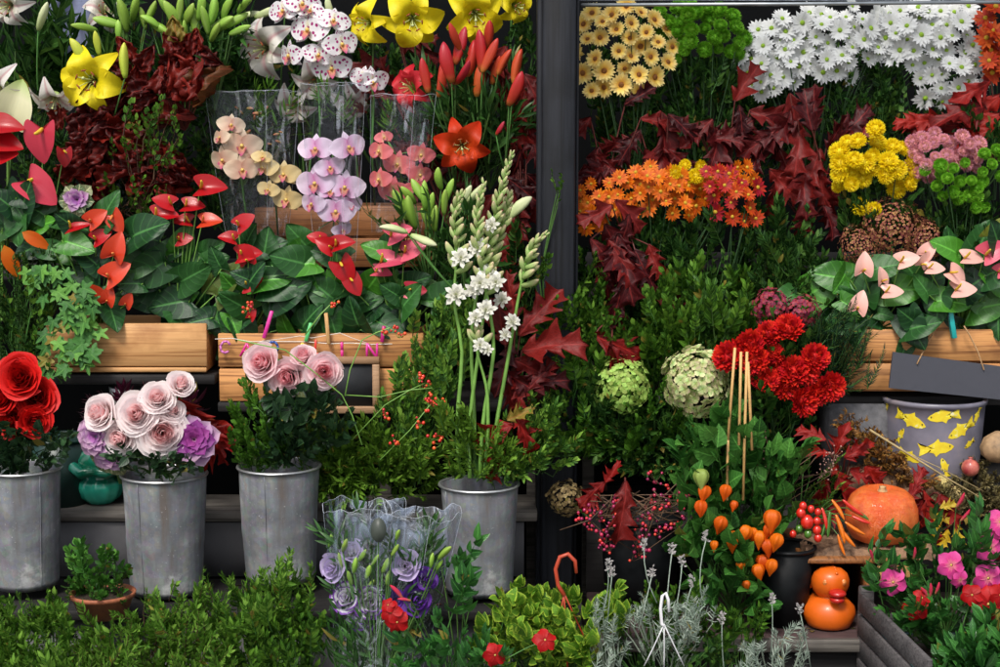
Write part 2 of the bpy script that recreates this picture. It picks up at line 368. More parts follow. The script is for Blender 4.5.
# ------------------------------------------------------------------ sprays and bunches
def spray(nl, ll, lw, sl, ang, shape='lance', pair=False, bend=.25, start=.2, curl=.3, fold=.3, taper=.35, cluster=1, flat=.35, sr=.0016):
    """twig along +Y of length sl with leaves of length ll (metres); returns leaf template, twig template"""
    lf = leaf(lw, shape, 5 if shape != 'needle' else 3, fold, curl)
    b = B(); px = rr(-.12, .12)*sl
    def pt(t): return np.array([px*math.sin(t*2.2), t*sl*(1-.1*bend*t), bend*sl*.5*t*t])
    ds = []; pp = []; up = []; ss = []
    for i in range(nl):
        t = start+(1-start)*(i+.5)/nl
        for sd in ((-1, 1) if pair else ((-1) ** i,)):
            p = pt(t); a = ang*(1-.55*t)*rr(.75, 1.2); roll = rr(-flat, flat)*2.5+(pi/2*(i % 2) if pair == 2 else 0)
            x = math.sin(a)*sd; d = np.array([x*math.cos(roll), math.cos(a), x*math.sin(roll)+rr(0, .35)])
            ds.append(d); pp.append(p); up.append((rr(-.3, .3), -.25, 1)); ss.append(ll*rr(.75, 1.1)*(1-taper*t))
    for q in range(cluster):
        ds.append((rr(-.5, .5), 1, rr(-.3, .4))); pp.append(pt(1.)); up.append((0, -.2, 1)); ss.append(ll*rr(.5, .8))
    b.add(lf, frY(np.array(pp), np.array(ds), np.array(up), np.array(ss)))
    st = tube([pt(t) for t in np.linspace(0, 1, 4)], [sr, sr*.8, sr*.6, sr*.35], 4, cap=False)
    return b.tpl(), st
KINDS = {}; DENS = 2.3
def kind(name, mat, **k): KINDS[name] = ([spray(**k) for _ in range(5)], mat)
kind('pist', G_dark, nl=9, ll=.034, lw=.34, sl=.095, ang=1.1, pair=True, start=.15)
kind('pistm', G_mid, nl=8, ll=.036, lw=.36, sl=.10, ang=1.0, pair=True, start=.15)
kind('fine', G_dark, nl=11, ll=.021, lw=.3, sl=.085, ang=1.1, pair=True, start=.1)
kind('oval', G_mid, nl=9, ll=.033, lw=.5, sl=.11, ang=.9, shape='obov', pair=True, start=.2)
kind('ovalf', G_fresh, nl=7, ll=.036, lw=.42, sl=.10, ang=.9, shape='obov', pair=True, start=.2)
kind('box', G_box, nl=10, ll=.025, lw=.55, sl=.12, ang=.7, shape='obov', pair=2, start=.15)
kind('willow', G_olive, nl=8, ll=.042, lw=.2, sl=.11, ang=.85, pair=True, start=.15)
kind('willd', G_front, nl=11, ll=.034, lw=.22, sl=.12, ang=.9, pair=True, start=.1)
kind('fern', G_fern, nl=16, ll=.026, lw=.13, sl=.11, ang=.95, shape='needle', pair=True, start=.05, taper=.6)
kind('thuja', G_mid, nl=12, ll=.02, lw=.2, sl=.09, ang=.7, pair=True, start=.05, taper=.6)
kind('round', G_mid, nl=6, ll=.022, lw=.7, sl=.08, ang=1., shape='ovate', start=.2, cluster=2)
kind('roundd', G_dark, nl=6, ll=.026, lw=.62, sl=.08, ang=1., shape='ovate', start=.2, cluster=2)
kind('lily', G_lily, nl=10, ll=.085, lw=.17, sl=.17, ang=1.0, start=.1, curl=.6, sr=.003)
kind('lilyd', G_dark, nl=9, ll=.09, lw=.2, sl=.17, ang=1.0, start=.1, curl=.6, sr=.003)
kind('rose', G_rose, nl=5, ll=.052, lw=.62, sl=.13, ang=1.1, shape='ovate', start=.25, cluster=2)
kind('mum', G_dark, nl=7, ll=.045, lw=.5, sl=.12, ang=1.0, shape='obov', start=.2)
kind('silver', G_silver, nl=13, ll=.032, lw=.11, sl=.085, ang=1.15, shape='needle', pair=2, start=.05, taper=.2, cluster=4)
kind('lime', G_lime, nl=4, ll=.046, lw=.72, sl=.085, ang=1.2, shape='ovate', pair=2, start=.3, cluster=2)
kind('jade', G_jade, nl=6, ll=.034, lw=.45, sl=.07, ang=1.0, shape='obov', pair=2, start=.2, cluster=4)
kind('burg', R_burg, nl=7, ll=.06, lw=.24, sl=.08, ang=1.0, start=.1, pair=2, cluster=4)
kind('dry', B_dry, nl=8, ll=.026, lw=.3, sl=.07, ang=1.2, pair=True, start=.1, curl=.9)
kind('drygreen', leafmat('leaf_dull_olive', [(.08, .07, .03), (.17, .14, .05), (.30, .24, .10)], .6), nl=8, ll=.022, lw=.5, sl=.06, ang=1.2, shape='ovate', start=.1, curl=.9)
kind('mand', G_mand, nl=4, ll=.062, lw=.42, sl=.13, ang=1.1, shape='ovate', pair=2, start=.2, cluster=2)
kind('strap', G_mand, nl=6, ll=.09, lw=.3, sl=.10, ang=1.2, shape='obov', pair=2, start=.1, curl=.6)
kind('phys', G_phys, nl=4, ll=.074, lw=.8, sl=.15, ang=1.3, shape='ovate', start=.2, cluster=1)
def fill(lb, sb, ells, kd, dens=1., dy=.10, droop=0., size=1., cam=.45, jit=.5):
    """sprays over ellipses (px, py, rx, ry, y, rootpx, rootpy); the dome bulges towards the camera by dy"""
    sp = [q for k_ in kd.split('+') for q in KINDS[k_][0]]
    for (cx, cy, rx, ry, y, qx, qy) in ells:
        s = S(y); n = max(3, int(DENS*pi*rx*ry*s*s*dens/(.09*.028*size*size)))
        root = P(qx, qy, y+.05)
        a = RG.uniform(0, 2*pi, n); r = np.sqrt(RG.uniform(0, 1, n))
        dep = (y-dy*np.sqrt(1-r*r*.95)*RG.uniform(.15, 1, n))
        tips = np.array([P(cx+rx*q*math.cos(t), cy+ry*q*math.sin(t), d) for q, t, d in zip(r, a, dep)])
        d = nrm(tips-root)+RG.normal(0, jit, (n, 3))*.6+np.array([0, -cam, .25-droop])
        d = nrm(d); L = .1*size
        M = frY(tips-d*L, d, nrm(np.array([0, -1, .6])+RG.normal(0, .4, (n, 3))), size*RG.uniform(.65, 1.25, n))
        pick = RG.integers(0, len(sp), n)
        for k in range(len(sp)):
            lb.add(sp[k][0], M[pick == k]); sb.add(sp[k][1], M[pick == k])
        for i in range(0, n, max(1, n//12)):
            sb.add(tube(bez(root, tips[i]-d[i]*L, (0, 0, .01), 4), [.0022, .002, .0016, .0012], 4, cap=False))
def bunch(name, label, cat, ells, kd, stem=None, group=None, base=None, parent=None, extra=(), **k):
    lb = B(); sb = B(); fill(lb, sb, ells, kd, **k)
    for e in extra:
        e = dict(e); fill(lb, sb, e.pop('ells'), kd, **{**k, **e})
    e0 = ells[0]
    t = parent or thing(name, label, cat, P(e0[5], e0[6], e0[4]+.05) if base is None else base, group)
    part('foliage', lb, KINDS[kd.split('+')[0]][1], t); part('stems', sb, stem or stem_g, t)
    return t
# ------------------------------------------------------------------ blooms (unit size about 1 across, facing +Z)
MS = {}
def reg(key, t, mats, name='bloom'):
    MS[key] = to_mesh(t, name, mats); return MS[key]
def daisy(n1, n2, w, lift, cr, L=.5, cup=.2, cz=.09):
    b = B()
    for k, (n, l, z) in enumerate(((n1, L, lift), (n2, L*.88, lift*1.9))):
        for i in range(n):
            a = 2*pi*(i+.5*k)/n+rr(-.08, .08); pl = leaf(w/L, 'strap', 4, cup, -.12+rr(-.2, .3), 3)
            b.add(pl, rotz(a) @ tr(0, .05, 0) @ rotx(z+rr(-.1, .12)) @ scl(l*rr(.88, 1.05)))
    c = B(); c.add(lathe([(1e-4, cz), (cr*.5, cz*.93), (cr*.85, cz*.6), (cr, .0)], 12))
    for p in fib(26, .15): c.add(ball(cr*.13, 5, 4), tr(p[0]*cr*.95, p[1]*cr*.95, max(0, p[2])*cz+.005))
    return b.tpl(), c.tpl()
def pom(n, pl, pw, zmin=-.35, flat=.8, core=.28, lift=.45, curl=-.5):
    b = B(); pts = fib(n, zmin)
    for i, p in enumerate(pts):
        q = np.array([p[0], p[1], p[2]*flat]); out = nrm(p)
        side = nrm(np.array([p[0], p[1], .001])); d = nrm(out*lift+side*(1-lift)*(1-.75*max(0, p[2]))+RG.normal(0, .12, 3)+np.array([0, 0, .15]))
        b.add(leaf(pw, 'strap', 3, .5, curl, 3), frY(q*core, d, out*.4+np.array([0, 0, 1.]) if p[2] < .75 else RG.normal(0, 1, 3), pl*(1-.35*max(0, p[2])**3)))
    b.add(ball(core*.95, 10, 7, flat)); return b.tpl()
def rose(open_=1., seed=0, n=24):
    r = np.random.default_rng(seed); b = B()
    for i in range(n):
        f = (i+1)/n; R_ = .05+.36*f**1.15*open_; h = .46-.06*f; z0 = -.18*f; span = .85+.35*f if f > .3 else 1.4
        lip = max(0, f-.45)*.42*open_; lean = .08*(1-f)
        ph = r.uniform(0, 6); amp = .008+.014*f
        def fn(u, v, R_=R_, h=h, z0=z0, span=span, lip=lip, ph=ph, amp=amp, f=f):
            th = u*span; cut = 1-.22*np.abs(u)**3
            rad = R_*(.35+.65*np.sin(np.clip(v*1.35, 0, pi/2)))+lip*np.clip(v-.6, 0, 1)**1.6*1.6-.02*(1-f)*v
            rad = rad+amp*np.sin(5*u+ph)*v*v
            z = z0+h*v*cut-lip*np.clip(v-.72, 0, 1)*1.1*(1-.3*np.cos(3*u+ph))
            return rad*np.cos(th), rad*np.sin(th), z
        g = grid(fn, 9, 7, 0 if f < .5 else 1)
        b.add(g, rotz(i*2.39996+r.uniform(-.2, .2)))
    b.add(lathe([(.01, -.3), (.07, -.24), (.11, -.17), (.08, -.1)], 8, mi=2))
    for k in range(5): b.add(leaf(.3, 'lance', 4, .2, .9), rotz(k*1.257) @ tr(0, .08, -.17) @ rotx(-.2) @ scl(.3), 2)
    return b.tpl()
def lily(nar=.36, reflex=1., seed=0, stam=True, w2=.26):
    r = np.random.default_rng(seed); b = B()
    for i in range(6):
        w = nar if i % 2 else w2; q = r.uniform(-.1, .1); ph = r.uniform(0, 6)
        def fn(u, v):
            ww = w*np.clip(np.sin(pi*(.08+.9*v)**.85), 0, 1)**.75*.5*1.0
            ang = .35+v*1.35*reflex; 
            rad = .55*(v**1.15)+.0; z = .34*np.sin(np.clip(v*2.6, 0, 2.6))*1.0-.22*reflex*v**3
            x = ww*u; z = z+.6*np.abs(x)**1.2*(1-.3*v)-.012*np.exp(-(u*6)**2)+.012*np.sin(v*14+ph)*np.abs(u)
            return x, rad+.03, z
        b.add(grid(fn, 7, 10), rotz(i*pi/3+q))
    if stam:
        for i in range(6):
            a = i*pi/3+.4; d = np.array([math.cos(a), math.sin(a), 0])
            b.add(tube([d*.02, d*.06+np.array([0, 0, .25]), d*.15+np.array([0, 0, .42])], .008, 4, 1))
            b.add(ball(.022, 6, 5, 1), tr(*(d*.155+np.array([0, 0, .43]))) @ rotz(a+pi/2) @ scl(2.4, .7, .7), 2)
        b.add(tube([(0, 0, 0), (.01, 0, .3), (.03, .02, .5)], [.012, .01, .014], 5, 1)); b.add(ball(.03, 6, 5), tr(.03, .02, .5), 1)
    return b.tpl()
def bud(w=.3, seed=0, tip=.0):
    prof = [(.02, -.02), (w*.22, .0), (w*.36, .12), (w*.46, .35), (w*.5, .55), (w*.42, .75), (w*.26, .9), (w*.1, .98), (.003, 1.0)]
    t = lathe(prof, 18, lambda a, v: 1+.09*np.cos(3*a)*np.sin(pi*v)-.03*np.abs(np.sin(1.5*a)))
    V = t[0].copy(); V[:, 0] += .06*np.sin(V[:, 2]*2.6); t = (V,)+t[1:]
    return t
def orchid(seed=0):
    b = B(); r = np.random.default_rng(seed)
    for a, L, w, m in ((0, .46, .6, 0), (2.2, .44, .55, 0), (-2.2, .44, .55, 0)):
        b.add(leaf(w, 'ovate', 7, .12, .25+r.uniform(-.1, .2), 5), rotz(a) @ scl(L) , 0)
    for sd in (-1, 1):
        def fn(u, v):
            hw = .27*np.clip(np.sin(pi*(.1+.88*v)**.8), 0, 1)**.6
            return hw*u, v*.5, .05+.1*np.abs(u)*hw-.14*v*v+.012*np.sin(u*5+v*8)
        b.add(grid(fn, 7, 8), rotz(-sd*(pi/2-.22)) @ tr(0, .01, .02), 1)
    b.add(ball(.05, 8, 6), tr(0, .02, .09), 2)
    for sd in (-1, 1): b.add(leaf(.7, 'obov', 5, -.3, -.9), rotz(sd*2.1) @ tr(0, .02, .05) @ rotx(.7) @ scl(.17), 3)
    b.add(leaf(.75, 'ovate', 6, .7, -.5), rotz(pi) @ tr(0, .01, .05) @ rotx(.5) @ scl(.26), 3)
    return b.tpl()
def florets(n, s, zmin=-.35, flat=.8, R_=.42, jit=.05):
    b = B(); pet = leaf(1.0, 'obov', 5, .15, .5, 3)
    for p in fib(n, zmin):
        o = nrm(p*np.array([1, 1, .9])+RG.normal(0, .2, 3)); c = p*np.array([R_, R_, R_*flat])*(1+rr(-1, 1)*jit+.10*math.sin(5*p[0]+2)*math.sin(6*p[1]+1))
        M = frZ(c, o, s*rr(.85, 1.1), rr(0, 3))
        for k in range(4): b.add(pet, M @ rotz(k*pi/2) @ rotx(.25+rr(-.2, .3)) @ scl(.52))
        b.add(ball(.07, 5, 4), M, 1)
    return b.tpl()
# --- petal materials
def pm(*a, **k): return petalmat(*a, **k)
W_dais = pm('petal_white_daisy', [(0, (.55, .62, .35)), (.2, (.78, .79, .76)), (1, (.82, .83, .83))], .05, transl=.2, streak=.03)
C_lime = plain('centre_lime', (.30, .50, .03), .7, .3, 300, .5)
P_peach = pm('petal_peach', [(0, (.62, .12, .02)), (.2, (.82, .42, .05)), (.45, (.90, .62, .13)), (1, (.92, .78, .34))], .06, .01, streak=.03, transl=.2)
C_brown = plain('centre_dark_red', (.14, .02, .008), .7, .5, 200, .5, col2=(.4, .16, .02))
P_or = pm('petal_orange', [(0, (.66, .20, .01)), (.4, (.70, .14, .004)), (1, (.76, .19, .008))], .15, .012)
C_yel = plain('centre_golden', (.55, .36, .02), .7, .4, 200, .5)
P_redm = pm('petal_red_daisy', [(0, (.3, .01, .01)), (1, (.52, .012, .012))], .2, .01)
P_orr = pm('petal_orange_red', [(0, (.5, .06, .01)), (1, (.6, .065, .005))], .2, .012)
P_yel = pm('petal_yellow', [(0, (.75, .5, .0)), (1, (.88, .72, .012))], .1, .01, transl=.25)
P_grn = pm('petal_green_pompon', [(0, (.08, .26, .01)), (1, (.22, .54, .03))], .15, .01, transl=.25)
P_pnk = pm('petal_pink_pompon', [(0, (.55, .32, .10)), (.5, (.72, .32, .36)), (1, (.72, .30, .42))], .15, .02)
P_dred = pm('petal_scarlet', [(0, (.35, .004, .004)), (1, (.72, .014, .010))], .2, .004, rough=.6, transl=.15)
P_hg = pm('floret_green', [(0, (.34, .52, .10)), (1, (.46, .64, .16))], .4, .02)
P_hc = pm('floret_cream_green', [(0, (.36, .48, .16)), (.6, (.60, .64, .30)), (1, (.70, .52, .38))], .35, .04)
P_sed = pm('floret_dusty_red', [(0, (.25, .18, .06)), (1, (.46, .11, .09))], .4, .05)
P_burg = pm('floret_crimson', [(0, (.34, .08, .12)), (1, (.30, .012, .05))], .35, .02)
P_lwh = pm('petal_white_lily', [(0, (.35, .5, .12)), (.3, (.75, .72, .62)), (1, (.80, .76, .74))], streak=.03, var=.05, mid=((.6, .35, .36), .3))
P_lye = pm('petal_yellow_lily', [(0, (.45, .55, .02)), (.25, (.80, .66, .01)), (1, (.84, .68, .015))], .05, transl=.22)
P_lor = pm('petal_orange_lily', [(0, (.70, .18, .02)), (.3, (.62, .055, .006)), (1, (.56, .025, .005))], .05)
P_lrd = pm('petal_red_lily', [(0, (.6, .2, .1)), (.3, (.62, .03, .04)), (1, (.6, .012, .03))], .08)
A_rust = plain('anther_rust', (.25, .05, .01), .9, .3); A_fil = plain('filament_pale', (.45, .5, .2), .5)
P_rp0 = pm('petal_pink_rose_inner', [(0, (.95, .30, .34)), (1, (.96, .58, .62))], streak=.0, var=.06, transl=.5)
P_rp1 = pm('petal_pink_rose_outer', [(0, (.9, .56, .5)), (.45, (.97, .62, .66)), (1, (.97, .80, .82))], streak=.0, var=.05, transl=.5)
P_rw0 = pm('petal_blush_rose_inner', [(0, (.95, .42, .44)), (1, (.96, .72, .72))], streak=.0, var=.05, transl=.5)
P_rw1 = pm('petal_blush_rose_outer', [(0, (.9, .70, .66)), (.5, (.97, .80, .80)), (1, (.97, .90, .90))], streak=.0, var=.04, transl=.5)
P_rr0 = pm('petal_red_rose_inner', [(0, (.22, .002, .002)), (1, (.50, .006, .006))], .12, rough=.55, transl=.1)
P_rr1 = pm('petal_red_rose_outer', [(0, (.3, .003, .003)), (1, (.62, .010, .008))], .12, rough=.55, transl=.1)
P_li0 = pm('petal_lisianthus', [(0, (.6, .68, .4)), (.4, (.88, .88, .88)), (.82, (.86, .82, .88)), (.9, (.22, .05, .42)), (1, (.18, .03, .36))], .08)
P_liv = pm('petal_violet', [(0, (.3, .25, .4)), (1, (.13, .02, .36))], .2)
P_lil = pm('petal_pale_lilac', [(0, (.7, .7, .6)), (1, (.60, .48, .80))], .1, transl=.4)
P_owh = pm('petal_orchid_white', [(0, (.8, .75, .5)), (.2, (.82, .80, .82)), (1, (.84, .82, .84))], streak=.03, var=.03, spots=((.36, .01, .16), 4.2, .30))
P_ocr = pm('petal_orchid_cream', [(0, (.7, .5, .2)), (1, (.76, .62, .33))], .07)
P_ocp = pm('petal_orchid_blush_cream', [(0, (.7, .4, .3)), (1, (.80, .68, .50))], .05)
P_oli = pm('petal_orchid_lilac', [(0, (.68, .25, .5)), (.45, (.78, .60, .76)), (1, (.82, .70, .82))], streak=.03, var=.05)
P_oco = pm('petal_orchid_coral', [(0, (.75, .5, .3)), (.3, (.70, .16, .16)), (1, (.72, .2, .24))], .08)
L_mag = pm('lip_magenta', [(0, (.7, .4, .1)), (1, (.5, .05, .25))], .1); L_yel = plain('column_yellow', (.6, .42, .1), .5)
P_mp = pm('petal_hot_pink', [(0, (.75, .25, .3)), (.3, (.72, .05, .28)), (1, (.74, .09, .36))], .06, transl=.3)
P_mr = pm('petal_velvet_red', [(0, (.4, .01, .01)), (1, (.5, .004, .008))], .1)
P_tub = pm('petal_tuberose', [(0, (.5, .56, .25)), (.3, (.74, .74, .62)), (1, (.82, .80, .76))], streak=.03, var=.05)
T_bud = pm('bud_tuberose', [(0, (.22, .36, .08)), (.5, (.46, .60, .22)), (1, (.82, .52, .42))], .12, .01)
P_phy = pm('lantern_orange', [(0, (.74, .16, .006)), (1, (.78, .11, .005))], .12, .01, transl=.35, streak=.3)
P_kal = pm('leaf_kale_purple', [(0, (.5, .25, .42)), (.35, (.28, .04, .25)), (1, (.30, .05, .28))], .2, .02)
P_kaf = pm('leaf_kale_mauve', [(0, (.4, .15, .4)), (.6, (.42, .14, .44)), (1, (.58, .42, .52))], .15, .02)
P_cal = pm('spathe_calla', [(0, (.35, .5, .15)), (.4, (.7, .62, .55)), (1, (.72, .66, .6))], .06)
Bd_g = pm('bud_green', [(0, (.12, .27, .03)), (.6, (.26, .44, .06)), (1, (.36, .50, .10))], .15, .01, rough=.4, transl=.1, mid=((.30, .46, .1), .2))
Bd_w = pm('bud_cream', [(0, (.3, .45, .1)), (.5, (.6, .66, .36)), (1, (.68, .70, .48))], .08, rough=.4, transl=.15)
Bd_r = pm('bud_red', [(0, (.45, .28, .05)), (.3, (.46, .05, .02)), (1, (.44, .012, .026))], .18, .015, rough=.4, transl=.12)
Bd_y = pm('bud_yellow', [(0, (.3, .45, .04)), (1, (.6, .6, .08))], .1, rough=.4, transl=.12)
def spathem(n, c0, c1): return petalmat(n, [(0, c0), (.5, c1), (1, c1)], .08, rough=.32, transl=.15, spec=.35, streak=.05, coat=.06)
S_red = spathem('spathe_red', (.34, .006, .010), (.40, .004, .009)); S_cor = spathem('spathe_coral', (.52, .035, .012), (.58, .05, .018))
S_pnk = spathem('spathe_rose', (.48, .03, .06), (.52, .04, .07)); S_pal = spathem('spathe_pale_pink', (.75, .36, .3), (.78, .44, .38))
S_hot = spathem('spathe_pink', (.62, .10, .14), (.60, .07, .13)); S_yg = petalmat('spathe_cream_green', [(0, (.6, .6, .35)), (.6, (.72, .70, .45)), (1, (.35, .5, .12))], .05)
Sp_y = plain('spadix_yellow', (.72, .46, .03), .6, .2, 300, .5); Sp_o = plain('spadix_orange', (.75, .22, .05), .6, .2, 300, .5)
berry = plain('berry_scarlet', (.6, .04, .015), .3, .2, coat=.3, rnd=.3); berry_p = plain('berry_pink', (.42, .02, .07), .35, .3, rnd=.6, coat=.2)
# --- shared meshes
for i in range(3):
    RG = np.random.default_rng(50+i)
    a, c = daisy(16, 14, .17, .10, .10); reg('wd%d' % i, a, W_dais); reg('wdc%d' % i, c, C_lime, 'flower_centre')
    a, c = daisy(20, 17, .19, .15, .13, cup=.12); reg('pd%d' % i, a, P_peach); reg('pdc%d' % i, c, C_brown, 'flower_centre')
    a, c = daisy(13, 11, .17, .1, .1); c2 = c
    reg('od%d' % i, a, P_or); reg('rd%d' % i, a, P_redm); reg('ord%d' % i, a, P_orr); reg('odc%d' % i, c, C_yel, 'flower_centre')
    t = pom(125, .25, .42); reg('yp%d' % i, t, P_yel); reg('pk%d' % i, t, P_pnk)
    reg('gp%d' % i, pom(170, .21, .42, -.4, .85, .27, .62, -.9), P_grn)
    reg('rc%d' % i, pom(85, .30, .75, -.4, .8, .26, .6, -.8), P_dred)
    reg('rp%d' % i, rose(.88, i, 28), [P_rp0, P_rp1, stem_g]); reg('rw%d' % i, rose(1.0, i+5, 30), [P_rw0, P_rw1, stem_g])
    reg('rr%d' % i, rose(1.05, i+9), [P_rr0, P_rr1, stem_g]); reg('li%d' % i, rose(.95, i+20, 12), [P_li0, P_li0, stem_g])
    reg('lv%d' % i, rose(.95, i+20, 12), [P_liv, P_liv, stem_g]); reg('ll%d' % i, rose(.95, i+20, 12), [P_lil, P_lil, stem_g])
    for k, m in (('lw', P_lwh), ('ly', P_lye), ('lo', P_lor), ('lr', P_lrd)): reg(k+str(i), lily(.46 if k != 'ly' else .48, (.9, 1.15, .75)[i], i, True, .34), [m, A_fil, A_rust])
    for k, m in (('bg', Bd_g), ('bw', Bd_w), ('br', Bd_r), ('by', Bd_y)): reg(k+str(i), bud((.28, .34, .3)[i], i), m, 'bud')
    for k, m in (('ow', P_owh), ('oc', P_ocr), ('ob', P_ocp), ('ol', P_oli), ('oo', P_oco)): reg(k+str(i), orchid(i), [m, m, L_yel, L_mag])
    reg('oak%d' % i, oak(i, .72, .045, 3+(i > 0), (.4, .8, .6)[i]), R_oak, 'leaf'); reg('oakb%d' % i, oak(i+7, .8, .05, 3, (.9, .5, .7)[i]), R_bright, 'leaf')
    reg('crp%d' % i, crumpled(i), R_copper, 'leaf')
    h = heart(seed=i, wave=.6, w=.80, curl=(.3, .5, .15)[i], lobe=.38); reg('an%d' % i, h, G_anth, 'leaf'); reg('al%d' % i, h, G_anthl, 'leaf')
    sp = heart(.92, cup=(.35, .15, .55)[i], curl=(.5, .25, .7)[i], lobe=.42)
    for k, m in (('sr', S_red), ('sc', S_cor), ('sk', S_pnk), ('sp', S_pal), ('sh', S_hot)): reg(k+str(i), sp, m, 'spathe')
RG = np.random.default_rng(5)
reg('spad', tube([(0, .03, .0), (0, .12, .16), (0, .20, .34), (0, .24, .50)], [.055, .06, .055, .035], 10), Sp_y, 'spadix')
reg('spado', tube([(0, .03, .0), (.02, .12, .16), (.03, .20, .32), (.02, .24, .46)], [.055, .06, .055, .035], 10), Sp_o, 'spadix')
# ------------------------------------------------------------------ placement in the scene
ctr = [0]
def var(k, i=None):
    ctr[0] += 1; return MS[k+str((ctr[0]*7 % 3) if i is None else i)]
def facing(t, name, key, px, py, y, size, dx=0., dz=.2, spin=None, kids=(), i=None):
    """a bloom of size pixels across, facing the street; kids: (name, key) sharing the variant"""
    ctr[0] += 1; v = ctr[0] % 3 if i is None else i
    M = frZ(P(px, py, y), (dx, -1, dz), size*S(y), rr(0, 6.3) if spin is None else spin)
    me = MS[key+str(v)] if key+str(v) in MS else MS[key]
    return inst(name, me, M, t, [(kn, MS[kk+str(v)]) for kn, kk in kids])
def flat(t, name, me, px, py, y, L, ang, nx=0., nz=.35, dep=0., kids=()):
    """leaf-like mesh of length L px from its base at (px,py), tip towards angle ang (degrees, image, 90 = up)"""
    a = math.radians(ang); d = np.array([math.cos(a), dep, math.sin(a)])
    M = frY(P(px, py, y), d, (nx, -1, nz), L*S(y))[0]
    o = inst(name, me, M, t); 
    for kn, km in kids:
        c = bpy.data.objects.new(kn, km); COL.objects.link(c); c.parent = o
    return o
def stalk(b, p, q, sag=(0, 0, 0), r=.002, n=6): b.add(tube(bez(p, q, sag, n), np.linspace(r*1.2, r*.8, n), 5, cap=False))
# ================================================================== hard materials
M_post = woodmat('painted_post', (.007, .008, .012), (.015, .017, .023), (.004, .0045, .006), .9, .6, 2, False)
M_shelf = woodmat('weathered_shelf_wood', (.09, .08, .07), (.15, .135, .12), (.035, .03, .027), 1, .75, 0, False)
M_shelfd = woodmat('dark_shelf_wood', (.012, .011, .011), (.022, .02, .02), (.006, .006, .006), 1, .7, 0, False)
M_greyw = woodmat('grey_crate_wood', (.055, .05, .055), (.12, .11, .11), (.018, .016, .018), 1.3, .85, 0, True)
M_pine = woodmat('pine_wood', (.56, .27, .10), (.62, .34, .14), (.26, .10, .03), .8, .5, 0, False)
M_crate = woodmat('reddish_crate_wood', (.46, .19, .065), (.58, .28, .10), (.14, .05, .02), 1, .55, 0, True)
M_back = woodmat('brown_crate_wood', (.26, .10, .035), (.36, .15, .055), (.09, .03, .015), 1, .55, 0, True)
M_wall = plain('dark_render', (.0022, .0026, .003), .9, .4, 6, spec=.1)
M_black = plain('black_plastic', (.004, .005, .006), .55, .3, 40, .1, spec=.2)
M_slate = plain('slate_board', (.040, .042, .056), .6, .08, 60, .05)
M_chalk = plain('chalkboard', (.016, .018, .022), .7, .25, 30, .05)
M_teal = plain('teal_plastic', (.02, .10, .10), .35, .2); M_terra = plain('terracotta', (.32, .10, .045), .7, .3, 60, .2)
M_twine = plain('jute_twine', (.42, .25, .12), .9, .4, 200, .6); M_conc = plain('concrete', (.13, .13, .14), .9, .3, 60, .4, bdist=.004)
M_wire = plain('white_wire', (.7, .66, .6), .5)
def zinc():
    m, nt = new_mat('galvanised_zinc'); n = N(nt); tc = n('TexCoord').outputs['Object']
    v = n('TexVoronoi', None, Vector=tc, Scale=75.).outputs[1]
    a = n('TexNoise', None, Vector=tc, Scale=8., Detail=8., Roughness=.65).outputs[0]
    st = n('TexNoise', None, Vector=n('Mapping', None, Vector=tc, Scale=(28, 28, 3.5)).outputs[0], Scale=1., Detail=6.).outputs[0]
    f = n('TexNoise', None, Vector=tc, Scale=160., Detail=3.).outputs[0]
    c = n.mix(n.map(a, .35, .62), (.13, .137, .15), (.31, .32, .33))
    c = n.mix(.10, c, v, 'OVERLAY')
    c = n.mix(n.map(st, .45, .60, 0, .7), c, (.13, .135, .15))
    c = n.mix(n.map(st, .60, .70, 0, .6), n.mix(n.map(a, .58, .70, 0, .8), c, (.62, .63, .62)), (.12, .085, .06))
    c = n.mix(n.map(f, .66, .74, 0, .5), c, (.5, .5, .5))
    return finish(m, n, c, n.map(st, .3, .7, .5, .8), 0, None, n.math('ADD', a, n.math('MULTIPLY', f, .2)), .45, .4, .25, bdist=.006)
M_zinc = zinc()
def film(name, a=.012, milky=.002, tint=(.9, .93, 1.)):
    m, nt = new_mat(name); n = N(nt); tc = n('TexCoord')
    w = n('TexNoise', None, Vector=n('Mapping', None, Vector=tc.outputs['UV'], Scale=(9, 1.6, 1)).outputs[0], Scale=1.6, Detail=5., Distortion=1.2).outputs[0]
    w2 = n('TexNoise', None, Vector=tc.outputs['Object'], Scale=22., Detail=4., Distortion=1.5).outputs[0]
    h = n.math('ADD', w, w2)
    bp = n('Bump', None, Height=h, Strength=.35, Distance=.012)
    t = n('BsdfTransparent', None, Color=(.97, .98, 1.)); g = n('BsdfGlossy', None, Color=tint, Roughness=.12, Normal=bp.outputs[0]); d = n('BsdfDiffuse', None, Color=(.75, .78, .85), Normal=bp.outputs[0])
    lw = n('LayerWeight', None, Blend=.35, Normal=bp.outputs[0]).outputs['Facing']
    crease = n.map(w, .60, .66)
    k = n.math('ADD', n.math('MULTIPLY', n.math('POWER', lw, 2.5), .35), n.math('ADD', a, n.math('MULTIPLY', crease, .16)))
    s1 = n('MixShader', None, i0=k, i1=t.outputs[0], i2=g.outputs[0])
    s2 = n('MixShader', None, i0=n.math('ADD', milky, n.math('MULTIPLY', crease, .03)), i1=s1.outputs[0], i2=d.outputs[0])
    n('OutputMaterial', None, Surface=s2.outputs[0]); return m
M_film = film('cellophane', .02)
